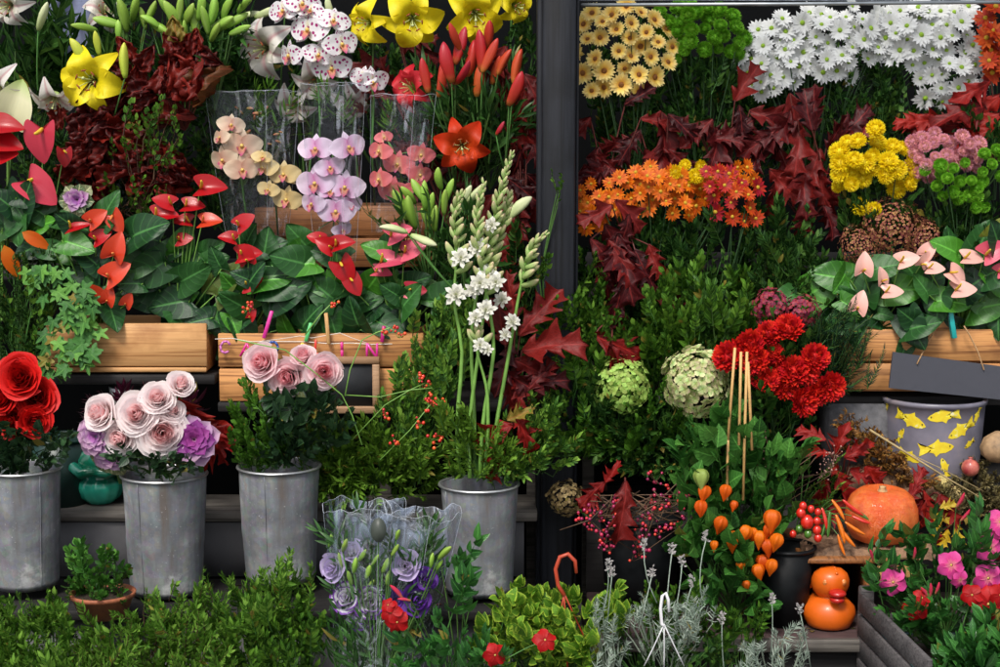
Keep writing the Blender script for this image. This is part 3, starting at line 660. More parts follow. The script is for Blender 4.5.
def wrap_film(name):
    m, nt = new_mat(name); n = N(nt); tc = n('TexCoord')
    v = n('TexVoronoi', dict(feature='SMOOTH_F1'), Vector=n('Mapping', None, Vector=tc.outputs['UV'], Scale=(16, 6, 1)).outputs[0], Scale=1.).outputs[0]
    w = n('TexNoise', None, Vector=n('Mapping', None, Vector=tc.outputs['UV'], Scale=(8, 3.5, 1)).outputs[0], Scale=1.2, Detail=4., Distortion=1.2).outputs[0]
    bp = n('Bump', None, Height=n.math('ADD', v, w), Strength=.6, Distance=.03)
    up = n('SeparateXYZ', None, Vector=tc.outputs['UV']).outputs[1]
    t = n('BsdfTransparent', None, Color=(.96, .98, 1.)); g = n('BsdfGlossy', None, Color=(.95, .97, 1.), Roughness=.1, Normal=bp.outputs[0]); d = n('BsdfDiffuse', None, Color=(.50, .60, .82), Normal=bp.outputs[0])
    cr = n.map(n.math('ABSOLUTE', n.math('SUBTRACT', w, .5)), .022, .0)
    k = n.math('ADD', n.math('MULTIPLY', cr, .35), .07)
    s1 = n('MixShader', None, i0=k, i1=t.outputs[0], i2=g.outputs[0])
    glint = n.math('MULTIPLY', n.map(w, .50, .60, 0, .30), n.map(up, .6, .95))  # bluish reflections painted in diffuse colour, near the top and on creases
    s2 = n('MixShader', None, i0=n.math('ADD', glint, n.math('MULTIPLY', cr, .12)), i1=s1.outputs[0], i2=d.outputs[0])
    n('OutputMaterial', None, Surface=s2.outputs[0]); return m
# ================================================================== setting
b = B(); b.add(grid(lambda u, v: (u*60, v*120-60, 0*u), 3, 3))
pm_, nt_ = new_mat('pavement'); n_ = N(nt_); tc_ = n_('TexCoord').outputs['Object']
br_ = n_('TexBrick', None, Vector=tc_, Color1=(.20, .195, .185), Color2=(.16, .158, .15), Mortar=(.06, .06, .06), Scale=2.5, Mortar_Size=.012)
ns_ = n_('TexNoise', None, Vector=tc_, Scale=30., Detail=6.).outputs[0]
finish(pm_, n_, n_.mix(n_.map(ns_, .35, .7, 0, .5), br_.outputs[0], (.09, .09, .09)), .8, 0, None, ns_, .3)
o = part('pavement', b, pm_); o['kind'] = 'structure'
solo('shop_wall', B().add(box((0, 1.05, 1.6), (7, .2, 3.2), bev=0)), M_wall, 'dark rendered shop wall behind all the flowers', 'wall', kind='structure')
ZB2 = P(300, 402, -.03)[2]-.001
# post
t = thing('timber_post', 'dark painted timber post standing between the two flower displays', 'post', (.1435, -.02, 0))
b = B(); b.add(box((.1435, -.02, 1.3), (.082, .10, 2.6), bev=.006)); part('post_core', b, M_post, t)
b = B(); b.add(box((.098, -.005, 1.3), (.014, .09, 2.59), bev=.003)); b.add(box((.1895, -.0, 1.3), (.008, .08, 2.58), bev=.002)); part('edge_strip', b, M_post, t)
# stepped shelves left of the post
t = thing('stepped_shelf', 'weathered stepped wooden shelf carrying the left hand flowers and crates', 'shelf', (-.8, 0, 0))
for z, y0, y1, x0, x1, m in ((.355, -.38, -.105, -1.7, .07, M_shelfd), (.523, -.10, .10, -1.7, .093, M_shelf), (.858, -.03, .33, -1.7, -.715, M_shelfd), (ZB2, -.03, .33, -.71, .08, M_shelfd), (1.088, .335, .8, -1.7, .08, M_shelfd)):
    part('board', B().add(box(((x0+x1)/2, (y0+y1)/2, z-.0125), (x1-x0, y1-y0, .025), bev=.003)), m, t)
part('riser', B().add(box((-.82, -.085, .425), (1.76, .01, .138), bev=0)).add(box((-.82, -.34, .16), (1.7, .012, .33), bev=0)), plain('grey_riser', (.10, .098, .105), .8, .3, 8), t)
for x in (-1.65, -.30, .085):
    part('leg', B().add(box((x, .115, .42), (.03, .02, .83), bev=.002)), M_shelf, t)
# stepped shelves right of the post
t = thing('low_display_shelf', 'low dark wooden shelf with a worn front edge under the orange duck', 'shelf', (.95, -.2, 0))
part('board', B().add(box((.93, -.22, .287), (1.42, .38, .024), bev=.003)), woodmat('reddish_dark_board', (.05, .03, .03), (.08, .05, .05), (.02, .015, .015), 1, .5, 0, False), t)
part('front_edge', B().add(box((.93, -.4195, .285), (1.42, .018, .03), bev=.003)), M_shelf, t)
part('riser', B().add(box((.93, -.38, .13), (1.4, .012, .25), bev=0)).add(box((.93, -.02, .4), (1.42, .012, .22), bev=0)), M_shelfd, t)
t = thing('stepped_shelf', 'dark stepped shelf hidden under the foliage right of the timber post', 'shelf', (.95, .2, 0))
for z, y0, y1 in ((.52, -.01, .22), (.80, .0, .4), (1.10, .40, .9)):
    part('board', B().add(box((.96, (y0+y1)/2, z-.0125), (1.5, y1-y0, .025), bev=.003)), M_shelfd, t)
for x in (.235, 1.68):
    part('leg', B().add(box((x, .19, .55), (.03, .03, 1.05), bev=.002)), M_shelf, t)
t = thing('metal_rail', 'thin grey metal rail across the top right above the chrysanthemums', 'rail', (.95, .0, 1.8))
part('bar', B().add(tube([P(581, 5, -.0), P(790, 4, -.0), P(1010, 2, -.0)], .0045, 8)), plain('rail_steel', (.35, .38, .4), .35, metal=.8), t)
part('glass_panel', B().add(box(P(800, -45, .004), (1.13, .006, .22), bev=0)), film('dusty_glass', .15, .08), t)
# ---- galvanised vases
def vase(px, py_rim, y, w, h, label, taper=.86, handle=False):
    c = P(px, py_rim, y); r = w*S(y)/2; z0 = c[2]-h; hh = h
    t = thing('flower_vase', label, 'vase', (c[0], y, z0), 'galvanised metal vases of cut flowers')
    ph = rr(0, 6)
    pr = [(1e-4, .006), (r*taper*.97, .004), (r*taper, .0), (r*taper*1.01, hh*.05)]+[(r*(taper+(1-taper)*q**.9)*(1+(.012 if abs(q-.45) < .03 else 0)), hh*q) for q in np.linspace(.1, .985, 20)]
    pr += [(r*1.02, hh*.99), (r*1.03, hh), (r*1.0, hh*1.004), (r*.97, hh*.985), (r*.80, hh*.4), (1e-4, hh*.38)]
    body = lathe(pr, 56, lambda a, v: 1+.006*np.sin(2*a+ph)+-.045*np.exp(-((np.abs((a-ph-4) % (2*pi)-pi)/.35)**2+((v-.62)/.10)**2))-.03*np.exp(-((np.abs((a-ph-5.3) % (2*pi)-pi)/.25)**2+((v-.4)/.08)**2))+.011*np.sin(3*a+ph+7*v)*np.sin(pi*v)+.006*np.sin(7*a+9*v))
    part('body', xf(body, tr(c[0], y, z0)), M_zinc, t)
    part('rim', xf(lathe([(r*1.02+.0035*math.cos(q), hh+.0035*math.sin(q)) for q in np.linspace(0, 2*pi, 9)], 56, lambda a, v: 1+.006*np.sin(2*a+ph)), tr(c[0], y, z0)), plain('zinc_rim_'+str(px), (.5, .51, .52), .35, metal=.8), t)
    sa = rr(3.6, 5.9); part('seam', tube([(c[0]+(r*(taper+(1-taper)*q**.9)+.0004)*math.cos(sa), y+(r*(taper+(1-taper)*q**.9)+.0004)*math.sin(sa), z0+hh*q) for q in np.linspace(.02, .98, 14)], .0011, 5), M_zinc, t)
    if handle:
        hp = [(c[0]-r*1.0, y-.02, z0+hh*.9), (c[0]-r*1.22, y-.04, z0+hh*.82), (c[0]-r*1.28, y-.05, z0+hh*.7), (c[0]-r*1.18, y-.04, z0+hh*.6)]
        part('handle', tube(hp, .003, 6), M_zinc, t)
    return t
vase(22, 468, -.235, 76, .285, 'dented galvanised vase under the red roses at the far left')
vase(164, 474, -.235, 84, .285, 'large galvanised vase with rust marks under the blush roses and purple kale')
vase(279, 466, -.215, 81, .275, 'galvanised vase of the three pink roses, left of the cellophane bouquet')
vase(479, 484, -.25, 78, .26, 'galvanised vase holding the tall tuberoses beside the post', handle=False)
v5 = thing('flower_vase', 'small grey vase in shadow under the pine crate, behind the blush roses', 'vase', P(150, 420, .03)*[1, 1, 0]+[0, 0, .523], 'galvanised metal vases of cut flowers')
part('body', xf(lathe([(1e-4, .004), (.07, .0), (.085, .15), (.10, .30), (.097, .30), (.08, .1), (1e-4, .08)], 32), tr(*v5.location)), M_zinc, v5)
t = thing('plastic_bucket', 'dark bucket of pink pepper berries standing in shadow below the foliage', 'bucket', (*P(640, 560, -.12)[:2], .30), 'plastic flower buckets')
def bucket(t, r0, r1, h, m, rim=True):
    c = t.location
    part('body', xf(lathe([(1e-4, .004), (r0, 0), (r1, h), (r1*.96, h), (r0*.95, h*.2), (1e-4, h*.15)], 40), tr(*c)), m, t)
    if rim: part('rim', xf(lathe([(r1+.005*math.cos(q), h+.005*math.sin(q)) for q in np.linspace(0, 2*pi, 9)], 40), tr(*c)), m, t)
bucket(t, .085, .10, .215, M_black)
t = thing('plastic_bucket', 'black plastic bucket beside the orange duck, holding red peppers', 'bucket', (*P(784, 600, -.29)[:2], .30), 'plastic flower buckets')
bucket(t, .052, .070, .185, M_black)
t = thing('plastic_bucket', 'dark green bucket standing behind the teal ornament at the left', 'bucket', (*P(62, 480, .0)[:2], .523), 'plastic flower buckets')
bucket(t, .06, .075, .17, plain('dark_green_plastic', (.01, .035, .03), .4))
# ---- crates
def crate(name, label, x0, x1, ytop, ybot, y, depth, m, slats, grp='wooden crates on the shelves'):
    a = P(x0, ytop, y); c = P(x1, ybot, y); W = c[0]-a[0]; zt = a[2]; zb = c[2]; cx = (a[0]+c[0])/2
    t = thing(name, label, 'crate', (cx, y+depth/2, zb), grp); th = .012; H = (zt-zb)
    k = len(slats)
    for i, (f0, f1) in enumerate(slats):
        part('front_board', B().add(box((cx+rr(-.001, .001), y+th/2, zb+H*(f0+f1)/2), (W, th, H*(f1-f0)-.003), bev=.0022)), m, t)
    part('back_board', B().add(box((cx, y+depth-th/2, zb+H/2), (W, th, H-.004), bev=.002)), m, t)
    for s in (-1, 1): part('end_board', B().add(box((cx+s*(W/2-th/2-.001), y+depth/2, zb+H/2), (th, depth-2*th-.002, H-.006), bev=.002)), m, t)
    part('base_board', B().add(box((cx, y+depth/2, zb+.008), (W-2*th-.004, depth-2*th-.004, .010), bev=.001)), m, t)
    return t
crate('wooden_crate', 'smooth pine crate with trailing ivy under the coral anthuriums', 45, 207, 323, 373, -.03, .20, M_pine, [(0, .12), (.12, 1.)])
crate('wooden_crate', 'long reddish slatted crate hung with the letter garland and chalkboard', 218, 424, 333, 402, -.03, .20, M_crate, [(0, .49), (.5, 1.)])
crate('wooden_crate', 'brown slatted crate behind the cellophane orchid sleeves', 254, 342, 207, 268, .35, .2, M_back, [(0, .48), (.5, 1.)])
crate('wooden_crate', 'brown slatted crate behind the green lily buds', 344, 432, 205, 268, .35, .2, M_back, [(0, .48), (.5, 1.)])
crate('wooden_crate', 'rough slatted crate of pale pink anthuriums behind the grey hanging sign', 850, 1040, 329, 392, -.03, .22, M_crate, [(0, .46), (.48, 1.)])
# niche box right of the duck
t = thing('wooden_box', 'open brown wooden box lying on its side around the orange duck', 'crate', (*P(868, 600, -.2)[:2], .29), 'wooden crates on the shelves')
M_nb = woodmat('warm_brown_board', (.20, .075, .025), (.30, .12, .04), (.07, .03, .015), 1, .5, 1, False)
q = P(872, 560, -.3)
part('side_panel', box((q[0], -.2, .375), (.014, .34, .165), rotz(-.12), .002), M_nb, t)
part('top_panel', box((q[0]-.06, -.19, .462), (.22, .30, .012), None, .002), M_nb, t)
part('back_panel', box((q[0]-.06, -.035, .37), (.2, .012, .15), None, .002), M_shelfd, t)
part('front_board', box((q[0]+.045, -.345, .43), (.085, .012, .045), None, .002), woodmat('ochre_board', (.35, .18, .06), (.45, .25, .09), (.15, .06, .02), 1, .5, 0, False), t)
# weathered crate bottom right, running towards the camera
t = thing('weathered_crate', 'weathered grey slatted crate around the pot of pink flowers, lower right', 'crate', (*P(930, 667, -.5)[:2], 0), 'wooden crates on the shelves')
A = P(862, 603, -.42); Bq = A+np.array([.03, -.46, 0]); zs = [0, -.052, -.104, -.156, -.21]
dirv = np.array([Bq[0]-A[0], Bq[1]-A[1], 0]); Ln = np.linalg.norm(dirv); an = math.atan2(dirv[1], dirv[0])
for i, dz in enumerate(zs):
    c = (A+[dirv[0]/2, dirv[1]/2, 0])+[0, 0, dz-.0]
    part('side_slat', B().add(box(c+np.array([rr(-.002, .002), 0, -.0]), (Ln+.02, .011, .046), rotz(an), .002)), M_greyw, t)
part('corner_post', B().add(box(A+np.array([.012, .012, -.10]), (.03, .03, .27), rotz(an), .003)), M_greyw, t)
part('corner_post', B().add(box(A+dirv+np.array([.02, .01, -.12]), (.03, .03, .23), rotz(an), .003)), M_greyw, t)
for i, dz in enumerate(zs[1:]):
    part('back_slat', B().add(box((A[0]+.26, A[1]+.02, A[2]+dz), (.5, .011, .044), rotz(.02), .002)), M_greyw, t)
# ---- pegs, garland and letters on the slatted crate
def peg(px0, py0, px1, py1, y, m, label, w=.009):
    a = P(px0, py0, y); c = P(px1, py1, y); d = nrm(c-a); L = np.linalg.norm(c-a); n_ = np.array([0, -1, 0.]); x = nrm(np.cross(d, n_))
    R_ = np.eye(4); R_[:3, 0] = x; R_[:3, 1] = n_; R_[:3, 2] = d
    t = thing('clothes_peg', label, 'peg', (a+c)/2, 'small clothes pegs on the crates')
    for s in (-1, 1): part('jaw', xf(box((0, s*.0045+.0, 0), (w, .0055, L), rotx(s*.05), .0012), np.array([[*R_[0, :3], (a+c)[0]/2], [*R_[1, :3], (a+c)[1]/2], [*R_[2, :3], (a+c)[2]/2], [0, 0, 0, 1]])), m, t)
    M_ = np.eye(4); M_[:3, :3] = R_[:3, :3]; M_[:3, 3] = a*.45+c*.55
    part('spring', xf(xf(lathe([(.0045, -.55*w), (.0052, -.3*w), (.0045, 0), (.0052, .3*w), (.0045, .55*w)], 10), rotz(0) @ np.array([[0, 0, 1, 0], [0, 1, 0, 0], [-1, 0, 0, 0], [0, 0, 0, 1.]])), M_), plain('spring_steel', (.5, .5, .5), .3, metal=.9), t)
def pl(n, c): return plain(n, c, .35, .08, coat=.2)
peg(264, 338, 272, 311, -.045, pl('peg_pink', (.62, .03, .28)), 'pink clothes peg at the left end of the letter garland')
peg(306, 341, 311, 323, -.045, pl('peg_green', (.10, .50, .15)), 'small green clothes peg above the letter garland')
peg(329, 344, 326, 313, -.045, woodmat('peg_wood', (.5, .28, .10), (.6, .36, .15), (.3, .14, .05), 2, .6, 2, False), 'plain wooden clothes peg above the letter garland')
peg(382, 342, 384, 326, -.045, pl('peg_magenta', (.45, .015, .16)), 'dark magenta clothes peg at the right end of the letter garland')
peg(954, 338, 948, 297, -.05, pl('peg_teal', (.02, .42, .40)), 'turquoise clothes peg clipped to the right hand crate above the grey sign', .012)
GL = {'C': [[(.9, .8), (.6, 1), (.25, .9), (.08, .5), (.25, .1), (.6, 0), (.9, .2)]], 'A': [[(0, 0), (.5, 1), (1, 0)], [(.22, .4), (.78, .4)]], 'O': [[(.5, 0), (.1, .2), (.05, .6), (.3, .95), (.7, .95), (.95, .6), (.9, .2), (.5, 0)]],
      'L': [[(.15, 1), (.15, .05), (.9, .05)]], 'I': [[(.5, 0), (.5, 1)]], 'N': [[(.08, 0), (.08, 1), (.92, 0), (.92, 1)]]}
gar = [(215, 340), (232, 338), (250, 341), (275, 342), (305, 341), (330, 343), (350, 344), (372, 344), (392, 345)]
tg = thing('garland_string', 'thin pale string of the letter garland across the slatted crate', 'string', P(300, 341, -.046))
b = B(); b.add(tube([P(x, y+rr(-1, 1), -.046) for x, y in gar], .0011, 4)); b.add(tube([P(x, y, -.047) for x, y in ((262, 341), (280, 339), (300, 336), (312, 338), (340, 333), (352, 338), (372, 345))], .0008, 4)); part('string', b, M_wire, tg)
for ch, px, py, w, h, tilt, c, lab in (('C', 225, 347, 11, 12, .25, (.55, .14, .42), 'mauve plastic letter C at the left end of the garland'), ('A', 246.5, 350, 12, 13, .05, (.62, .02, .22), 'magenta plastic letter A second on the garland, above the roses'),
        ('O', 273, 347, 11, 11, 0, (.02, .07, .30), 'dark blue round plastic letter between the pink letter and the yellow letter'), ('A', 302, 349, 14, 12, .1, (.66, .42, .03), 'yellow plastic letter A on the garland'), ('L', 319, 347.5, 10, 15, .06, (.66, .03, .02), 'red plastic letter L beside the wooden peg'),
        ('I', 342, 350, 8, 15, -.02, (.68, .03, .25), 'pink plastic letter I above the chalkboard'), ('N', 372, 351, 12, 15, .02, (.66, .03, .30), 'pink plastic letter N at the right end of the garland')):
    b = B(); s = S(-.05)
    for st in GL[ch]:
        pts = [((x-.5)*w*s, 0, (z-.5)*h*s) for x, z in st]
        if len(pts) < 3: pts = [pts[0], tuple((np.array(pts[0])+pts[1])/2), pts[1]]
        for a_, c_ in zip(pts[:-1], pts[1:]):
            b.add(tube([a_, c_], .0042 if ch == 'I' else .0032, 6))
    c0 = P(px, py, -.05); M_ = np.eye(4); ct, st_ = math.cos(tilt), math.sin(tilt); M_[0, 0] = ct; M_[0, 2] = st_; M_[2, 0] = -st_; M_[2, 2] = ct; M_[:3, 3] = c0
    solo('plastic_letter', xf(b.tpl(), M_), pl('letter_'+ch+str(px), c), lab, 'letter', 'plastic letters of the garland')
# chalkboard
t = thing('chalkboard', 'small blank chalkboard in a pale wooden frame behind the pink roses', 'chalkboard', P(355, 412, -.06))
a = P(292, 357, -.06); c = P(380, 413, -.06); W = c[0]-a[0]; H = a[2]-c[2]; cx, cz = (a[0]+c[0])/2, (a[2]+c[2])/2
part('slate', box((cx, -.055, cz), (W-.02, .006, H-.02), None, 0), M_chalk, t)
fr = B()
for dx, dz, w_, h_ in ((0, H/2-.008, W, .018), (0, -H/2+.008, W, .018), (-W/2+.009, 0, .018, H-.036), (W/2-.009, 0, .018, H-.036)): fr.add(box((cx+dx, -.06, cz+dz), (w_, .014, h_), None, .002))
part('frame', fr, woodmat('pale_frame_wood', (.42, .24, .13), (.5, .31, .18), (.3, .16, .08), 1.5, .6, 0, False), t)
# hanging slate sign
t = thing('hanging_sign', 'blank grey slate sign hanging on twine in front of the right hand crate', 'sign', P(945, 375, -.07))
cs = [P(893, 352, -.066), P(1004, 367, -.066), P(1004, 400, -.078), P(889, 388, -.078)]
V = np.array(cs+[q_+np.array([0, .007, 0]) for q_ in cs]); part('board', tpl(V, np.zeros((8, 2)), [(0, 3, 2, 1), (4, 5, 6, 7), (0, 1, 5, 4), (1, 2, 6, 5), (2, 3, 7, 6), (3, 0, 4, 7)]), M_slate, t, False)
for pts in ([(917, 364), (926, 346), (935, 330), (938, 326)], [(984, 370), (978, 352), (969, 334), (964, 326)]):
    part('twine', tube([P(x, y, -.073 if i == 0 else -.055) for i, (x, y) in enumerate(pts)], .0019, 6), M_twine, t)
# concrete block and fish bucket, on a hidden shelf
solo('concrete_block', B().add(box((P(858, 410, .05)[0], .06, .69), (.19, .16, .18), None, .006, 2)), M_conc, 'rough grey concrete block under the slatted crate beside the fish bucket', 'block')
solo('wooden_plinth', B().add(box((P(950, 500, .05)[0], .04, .555), (.5, .3, .09), None, .004)).add(box((P(950, 500, .05)[0], .1, .39), (.42, .15, .24), None, .004)), M_shelfd, 'dark wooden plinth carrying the fish bucket and the dried petals', 'plinth')
bc = P(935, 432, -.02); br = 51*S(-.07); z0 = .60
t = thing('fish_bucket', 'grey glazed bucket printed with yellow fish under the right hand crate', 'bucket', (bc[0], -.0, z0))
def brad(z): return br*(.90+.10*(z-z0)/.195)
bm_, bt_ = new_mat('cloudy_grey_glaze'); n_ = N(bt_); z_ = n_('TexNoise', None, Vector=n_('TexCoord').outputs['Object'], Scale=14., Detail=3.).outputs[0]
finish(bm_, n_, n_.ramp(z_, [(.35, (.13, .125, .16)), (.55, (.19, .18, .225)), (.7, (.26, .22, .24))]), .35, 0, spec=.5)
part('body', xf(lathe([(1e-4, .002), (brad(z0)*.95, 0), (brad(z0), .01)]+[(brad(z0+h), h) for h in (.05, .1, .15, .185)]+[(br*1.03, .187), (br*1.04, .197), (br*.99, .199), (br*.8, .05), (1e-4, .04)], 128), tr(bc[0], 0, z0)), bm_, t)
FO = [(-.5, .0), (-.42, .07), (-.25, .15), (-.12, .17), (-.08, .27), (.04, .17), (.2, .1), (.33, .05), (.5, .2), (.44, .02), (.5, -.17), (.33, -.03), (.2, -.08), (.08, -.12), (.02, -.22), (-.08, -.14), (-.25, -.14), (-.42, -.08)]
fm, ft = new_mat('yellow_fish_print'); n_ = N(ft); zf = n_('TexNoise', None, Vector=n_('TexCoord').outputs['Object'], Scale=60., Detail=3.).outputs[0]
finish(fm, n_, n_.ramp(zf, [(.35, (.72, .52, .02)), (.6, (.75, .62, .03)), (.75, (.74, .72, .5))]), .5, 0)
eye = plain('fish_eye', (.02, .02, .02), .4)
def fish(px, py, L, ang, flip=1):
    s = S(-.1); c = P(px, py, -.12); th0 = math.asin(max(-.98, min(.98, (c[0]-bc[0])/br))); zc = c[2]; ca, sa = math.cos(math.radians(ang)), math.sin(math.radians(ang))
    def on(x, z, off):
        X = (x*ca-z*sa)*L*s; Z = (x*sa+z*ca)*L*s; th = th0+X/br; r_ = brad(zc+Z)+off; return (bc[0]+r_*math.sin(th), -r_*math.cos(th), zc+Z)
    pts = [(x*flip, z) for x, z in FO]; V = [on(.0, .0, .0012)]+[on(x, z, .0009) for x, z in pts]+[on(x*.5, z*.5, .0012) for x, z in pts]
    n = len(pts); T = [(0, 1+n+i, 1+n+(i+1) % n) for i in range(n)]; Q = [(1+i, 1+(i+1) % n, 1+n+(i+1) % n, 1+n+i) for i in range(n)]
    f = part('fish_print', tpl(V, np.zeros((len(V), 2)), Q, T), fm, t)
    e = on(-.38*flip, .03, .0016); part('eye', xf(ball(.0018, 6, 5), tr(*e)), eye, f)
for a_ in ((912, 417, 40, -18, -1), (944, 411, 38, 10, 1), (963, 425, 38, -152+180, 1), (904, 434, 20, 60, -1), (936, 444, 42, 8, -1), (910, 454, 30, -20, -1), (973, 440, 18, 30, 1), (945, 463, 24, -70, 1), (892, 448, 20, -30, -1), (981, 412, 22, 60, 1), (890, 406, 16, 70, 1)): fish(a_[0], a_[1]+5, a_[2]*.9, *a_[3:])
# ---- teal ornament
t = thing('teal_ornament', 'green and teal glazed ornament with a ribbed base left of the blush rose vase', 'ornament', (*P(101, 500, -.0)[:2], .523))
c = t.location; mt_, nt2 = new_mat('teal_glaze'); n_ = N(nt2); zz = n_('SeparateXYZ', None, Vector=n_('TexCoord').outputs['Object']).outputs[2]
nz_ = n_('TexNoise', None, Vector=n_('TexCoord').outputs['Object'], Scale=25.).outputs[0]
finish(mt_, n_, n_.mix(n_.map(nz_, .4, .7, 0, .4), n_.ramp(n_.map(zz, .0, .15), [(0, (.04, .50, .34)), (.38, (.05, .60, .40)), (.42, (.008, .18, .095)), (1, (.006, .14, .08))]), (.04, .5, .4)), .2, .15, spec=.6, coat=.4)
body = lathe([(1e-4, 0), (.032, .003), (.05, .02), (.060, .045), (.058, .062), (.046, .068), (.050, .08), (.060, .095), (.062, .12), (.05, .14), (.04, .15), (.035, .165), (.02, .18), (1e-4, .185)], 48, lambda a, v: 1+.035*np.cos(12*a)*(v < .42)+.10*np.cos(2*a)*(v > .5))
part('body', xf(body, tr(*c)), mt_, t)
arm = B()
for s_ in (-1, 1): arm.add(tube([(c[0]+s_*.062, c[1]-.01, c[2]+.135), (c[0]+s_*.060, c[1]-.045, c[2]+.105), (c[0]+s_*.03, c[1]-.066, c[2]+.09), (c[0]-s_*.01, c[1]-.07, c[2]+.098)], [.014, .016, .015, .010], 10))
part('arms', arm, mt_, t)
# ---- duck
t = thing('rubber_duck', 'orange rubber duck with a red bill sitting on the low shelf', 'toy duck', (*P(829, 614, -.32)[:2], .301))
c = np.array(t.location); s = S(-.32)
M_duck = plain('orange_rubber', (.66, .115, .005), .45, .10, 20, .06, coat=.08)
bd = B(); R0 = 25*s
bm2 = bmesh.new()
prof = [(1e-4, 0), (.7, 0), (.86, .06), (.97, .3), (1.0, .55), (.94, .85), (.78, 1.08), (.56, 1.22), (.48, 1.28), (.56, 1.36), (.68, 1.5), (.76, 1.75), (.76, 2.0), (.66, 2.25), (.42, 2.45), (1e-4, 2.53)]
cc_ = []
from itertools import chain
fine = []
for (r0, z0_), (r1, z1_) in zip(prof[:-1], prof[1:]):
    for q_ in (0, .5): fine.append((r0+(r1-r0)*q_, z0_+(z1_-z0_)*q_))
fine.append(prof[-1])
body = lathe([(r*R0, z*R0) for r, z in fine], 40)
V = body[0].copy(); tail = np.exp(-((V[:, 2]/R0-1.0)/.35)**2)*np.clip(V[:, 1]/R0, 0, 2)**2; V[:, 1] += tail*R0*.35; V[:, 2] += tail*R0*.45; V[:, 1] -= np.clip(V[:, 2]/R0-1.3, 0, 1)*R0*.15
wing = np.exp(-((V[:, 2]/R0-.75)/.4)**2)*np.abs(V[:, 0]/R0)**3; V[:, 0] *= 1+.10*wing
body = (V,)+body[1:]; part('body', xf(body, tr(*c)), M_duck, t)
hc = c+np.array([.12*R0, -.14*R0, 1.86*R0])
bl = B()
for sg, dz, dr in ((1, .09, 0), (-1, -.11, .15)):
    bl.add(xf(ball(1, 16, 9), scl(.36*R0*(1-dr), .40*R0*(1-dr), .17*R0)), tr(hc[0]-.0*R0, hc[1]-.78*R0, hc[2]-.36*R0+dz*R0*1.25))
part('bill', bl, plain('red_rubber', (.45, .015, .01), .35, coat=.3), t)
for sg in (-1, 1):
    e = hc+np.array([sg*.36*R0-.08*R0, -.58*R0, .14*R0]); part('eye', B().add(xf(ball(1, 12, 8), scl(.115*R0, .07*R0, .14*R0)), tr(*e)).add(ball(.045*R0, 8, 6), tr(e[0], e[1]-.06*R0, e[2])), plain('pale_orange_eye', (.62, .22, .06), .3), t)
cr = B()
for k in range(5): cr.add(ball(.07*R0*(1-.08*k), 8, 6), tr(hc[0], hc[1]-(.55-.22*k)*R0, hc[2]+(.5+.1*k-.02*k*k)*R0))
part('crest', cr, M_duck, t)
part('tail_loop', tube([c+np.array([-.75*R0, .3*R0, 1.5*R0]), c+np.array([-.85*R0, .4*R0, 2.2*R0]), c+np.array([-.8*R0, .5*R0, 2.8*R0]), c+np.array([-.55*R0, .6*R0, 3.0*R0])], [.1*R0, .16*R0, .17*R0, .12*R0], 10), M_duck, t)
# ---- pumpkin on bark
t = thing('bark_slab', 'rough slab of brown bark under the orange pumpkin', 'bark', P(860, 545, -.24))
def bark(u, v):
    k = np.sin(37*u+11*v)*.25+np.sin(71*v+5*u)*.2+np.sin(17*u-23*v)*.3
    return u*.155+.004*np.sin(20*v), v*.2-.1, .008*k+.004*np.sin(90*u*v)
gt = grid(bark, 44, 36); lo = (gt[0]*np.array([.97, .97, .6])-[0, 0, .026],)+gt[1:]
bb = B().add(gt).add(lo); N1 = 44*36
sidef = []
idx = np.arange(N1).reshape(36, 44); ring = np.concatenate([idx[0], idx[1:, -1], idx[-1, -2::-1], idx[-2:0:-1, 0]])
for i in range(len(ring)): a_, b_ = ring[i], ring[(i+1) % len(ring)]; sidef.append((b_, a_, a_+N1, b_+N1))
V, U, Q, T, qa, ta = bb.tpl(); Q = np.concatenate([Q, np.array(sidef)]); qa = np.zeros(len(Q), int)
qq = P(864, 543, -.24); barkm = plain('cork_bark', (.19, .10, .055), .9, .6, 45, 1., bdist=.008, col2=(.33, .19, .11))
part('slab', xf((V, U, Q, T, qa, ta), tr(qq[0], -.215, qq[2]+.004)), barkm, t)
solo('bark_piece', xf((V, U, Q, T, qa, ta), tr(*P(900, 478, -.10)) @ rotx(.5) @ scl(.8, .5, 1)), barkm, 'curved piece of bark leaning behind the pumpkin', 'bark')
t = thing('pumpkin', 'round orange pumpkin with a dry stalk resting on the bark slab', 'pumpkin', (*P(880, 530, -.25)[:2], qq[2]+.012))
c = t.location; R1 = 36.5*S(-.25)
def pmod(a, v): return 1-.03*np.abs(np.cos(5*a+.6))**6*np.sin(pi*v)+.02*np.sin(2*a+1)+.012*np.sin(3*a+2)
pr = [(R1*x, R1*z) for x, z in ((1e-4, .06), (.3, .02), (.55, .0), (.8, .12), (.95, .38), (1., .72), (.97, 1.02), (.86, 1.3), (.66, 1.5), (.42, 1.585), (.22, 1.55), (.08, 1.47), (1e-4, 1.45))]
pf = []
for (a0, z0_), (a1, z1_) in zip(pr[:-1], pr[1:]):
    for k in (0, .33, .66): pf.append((a0+(a1-a0)*k, z0_+(z1_-z0_)*k))
pf.append(pr[-1])
pmm, pnt = new_mat('pumpkin_skin'); n_ = N(pnt); tc_ = n_('TexCoord').outputs['Object']
a1 = n_('TexNoise', None, Vector=tc_, Scale=28., Detail=7., Roughness=.7).outputs[0]; a2 = n_('TexNoise', None, Vector=tc_, Scale=9., Detail=3.).outputs[0]; vo_ = n_('TexVoronoi', dict(feature='DISTANCE_TO_EDGE'), Vector=n_('VectorMath', dict(operation='ADD'), i0=tc_, i1=n_('TexNoise', None, Vector=tc_, Scale=30.).outputs[1]).outputs[0], Scale=32.).outputs[0]
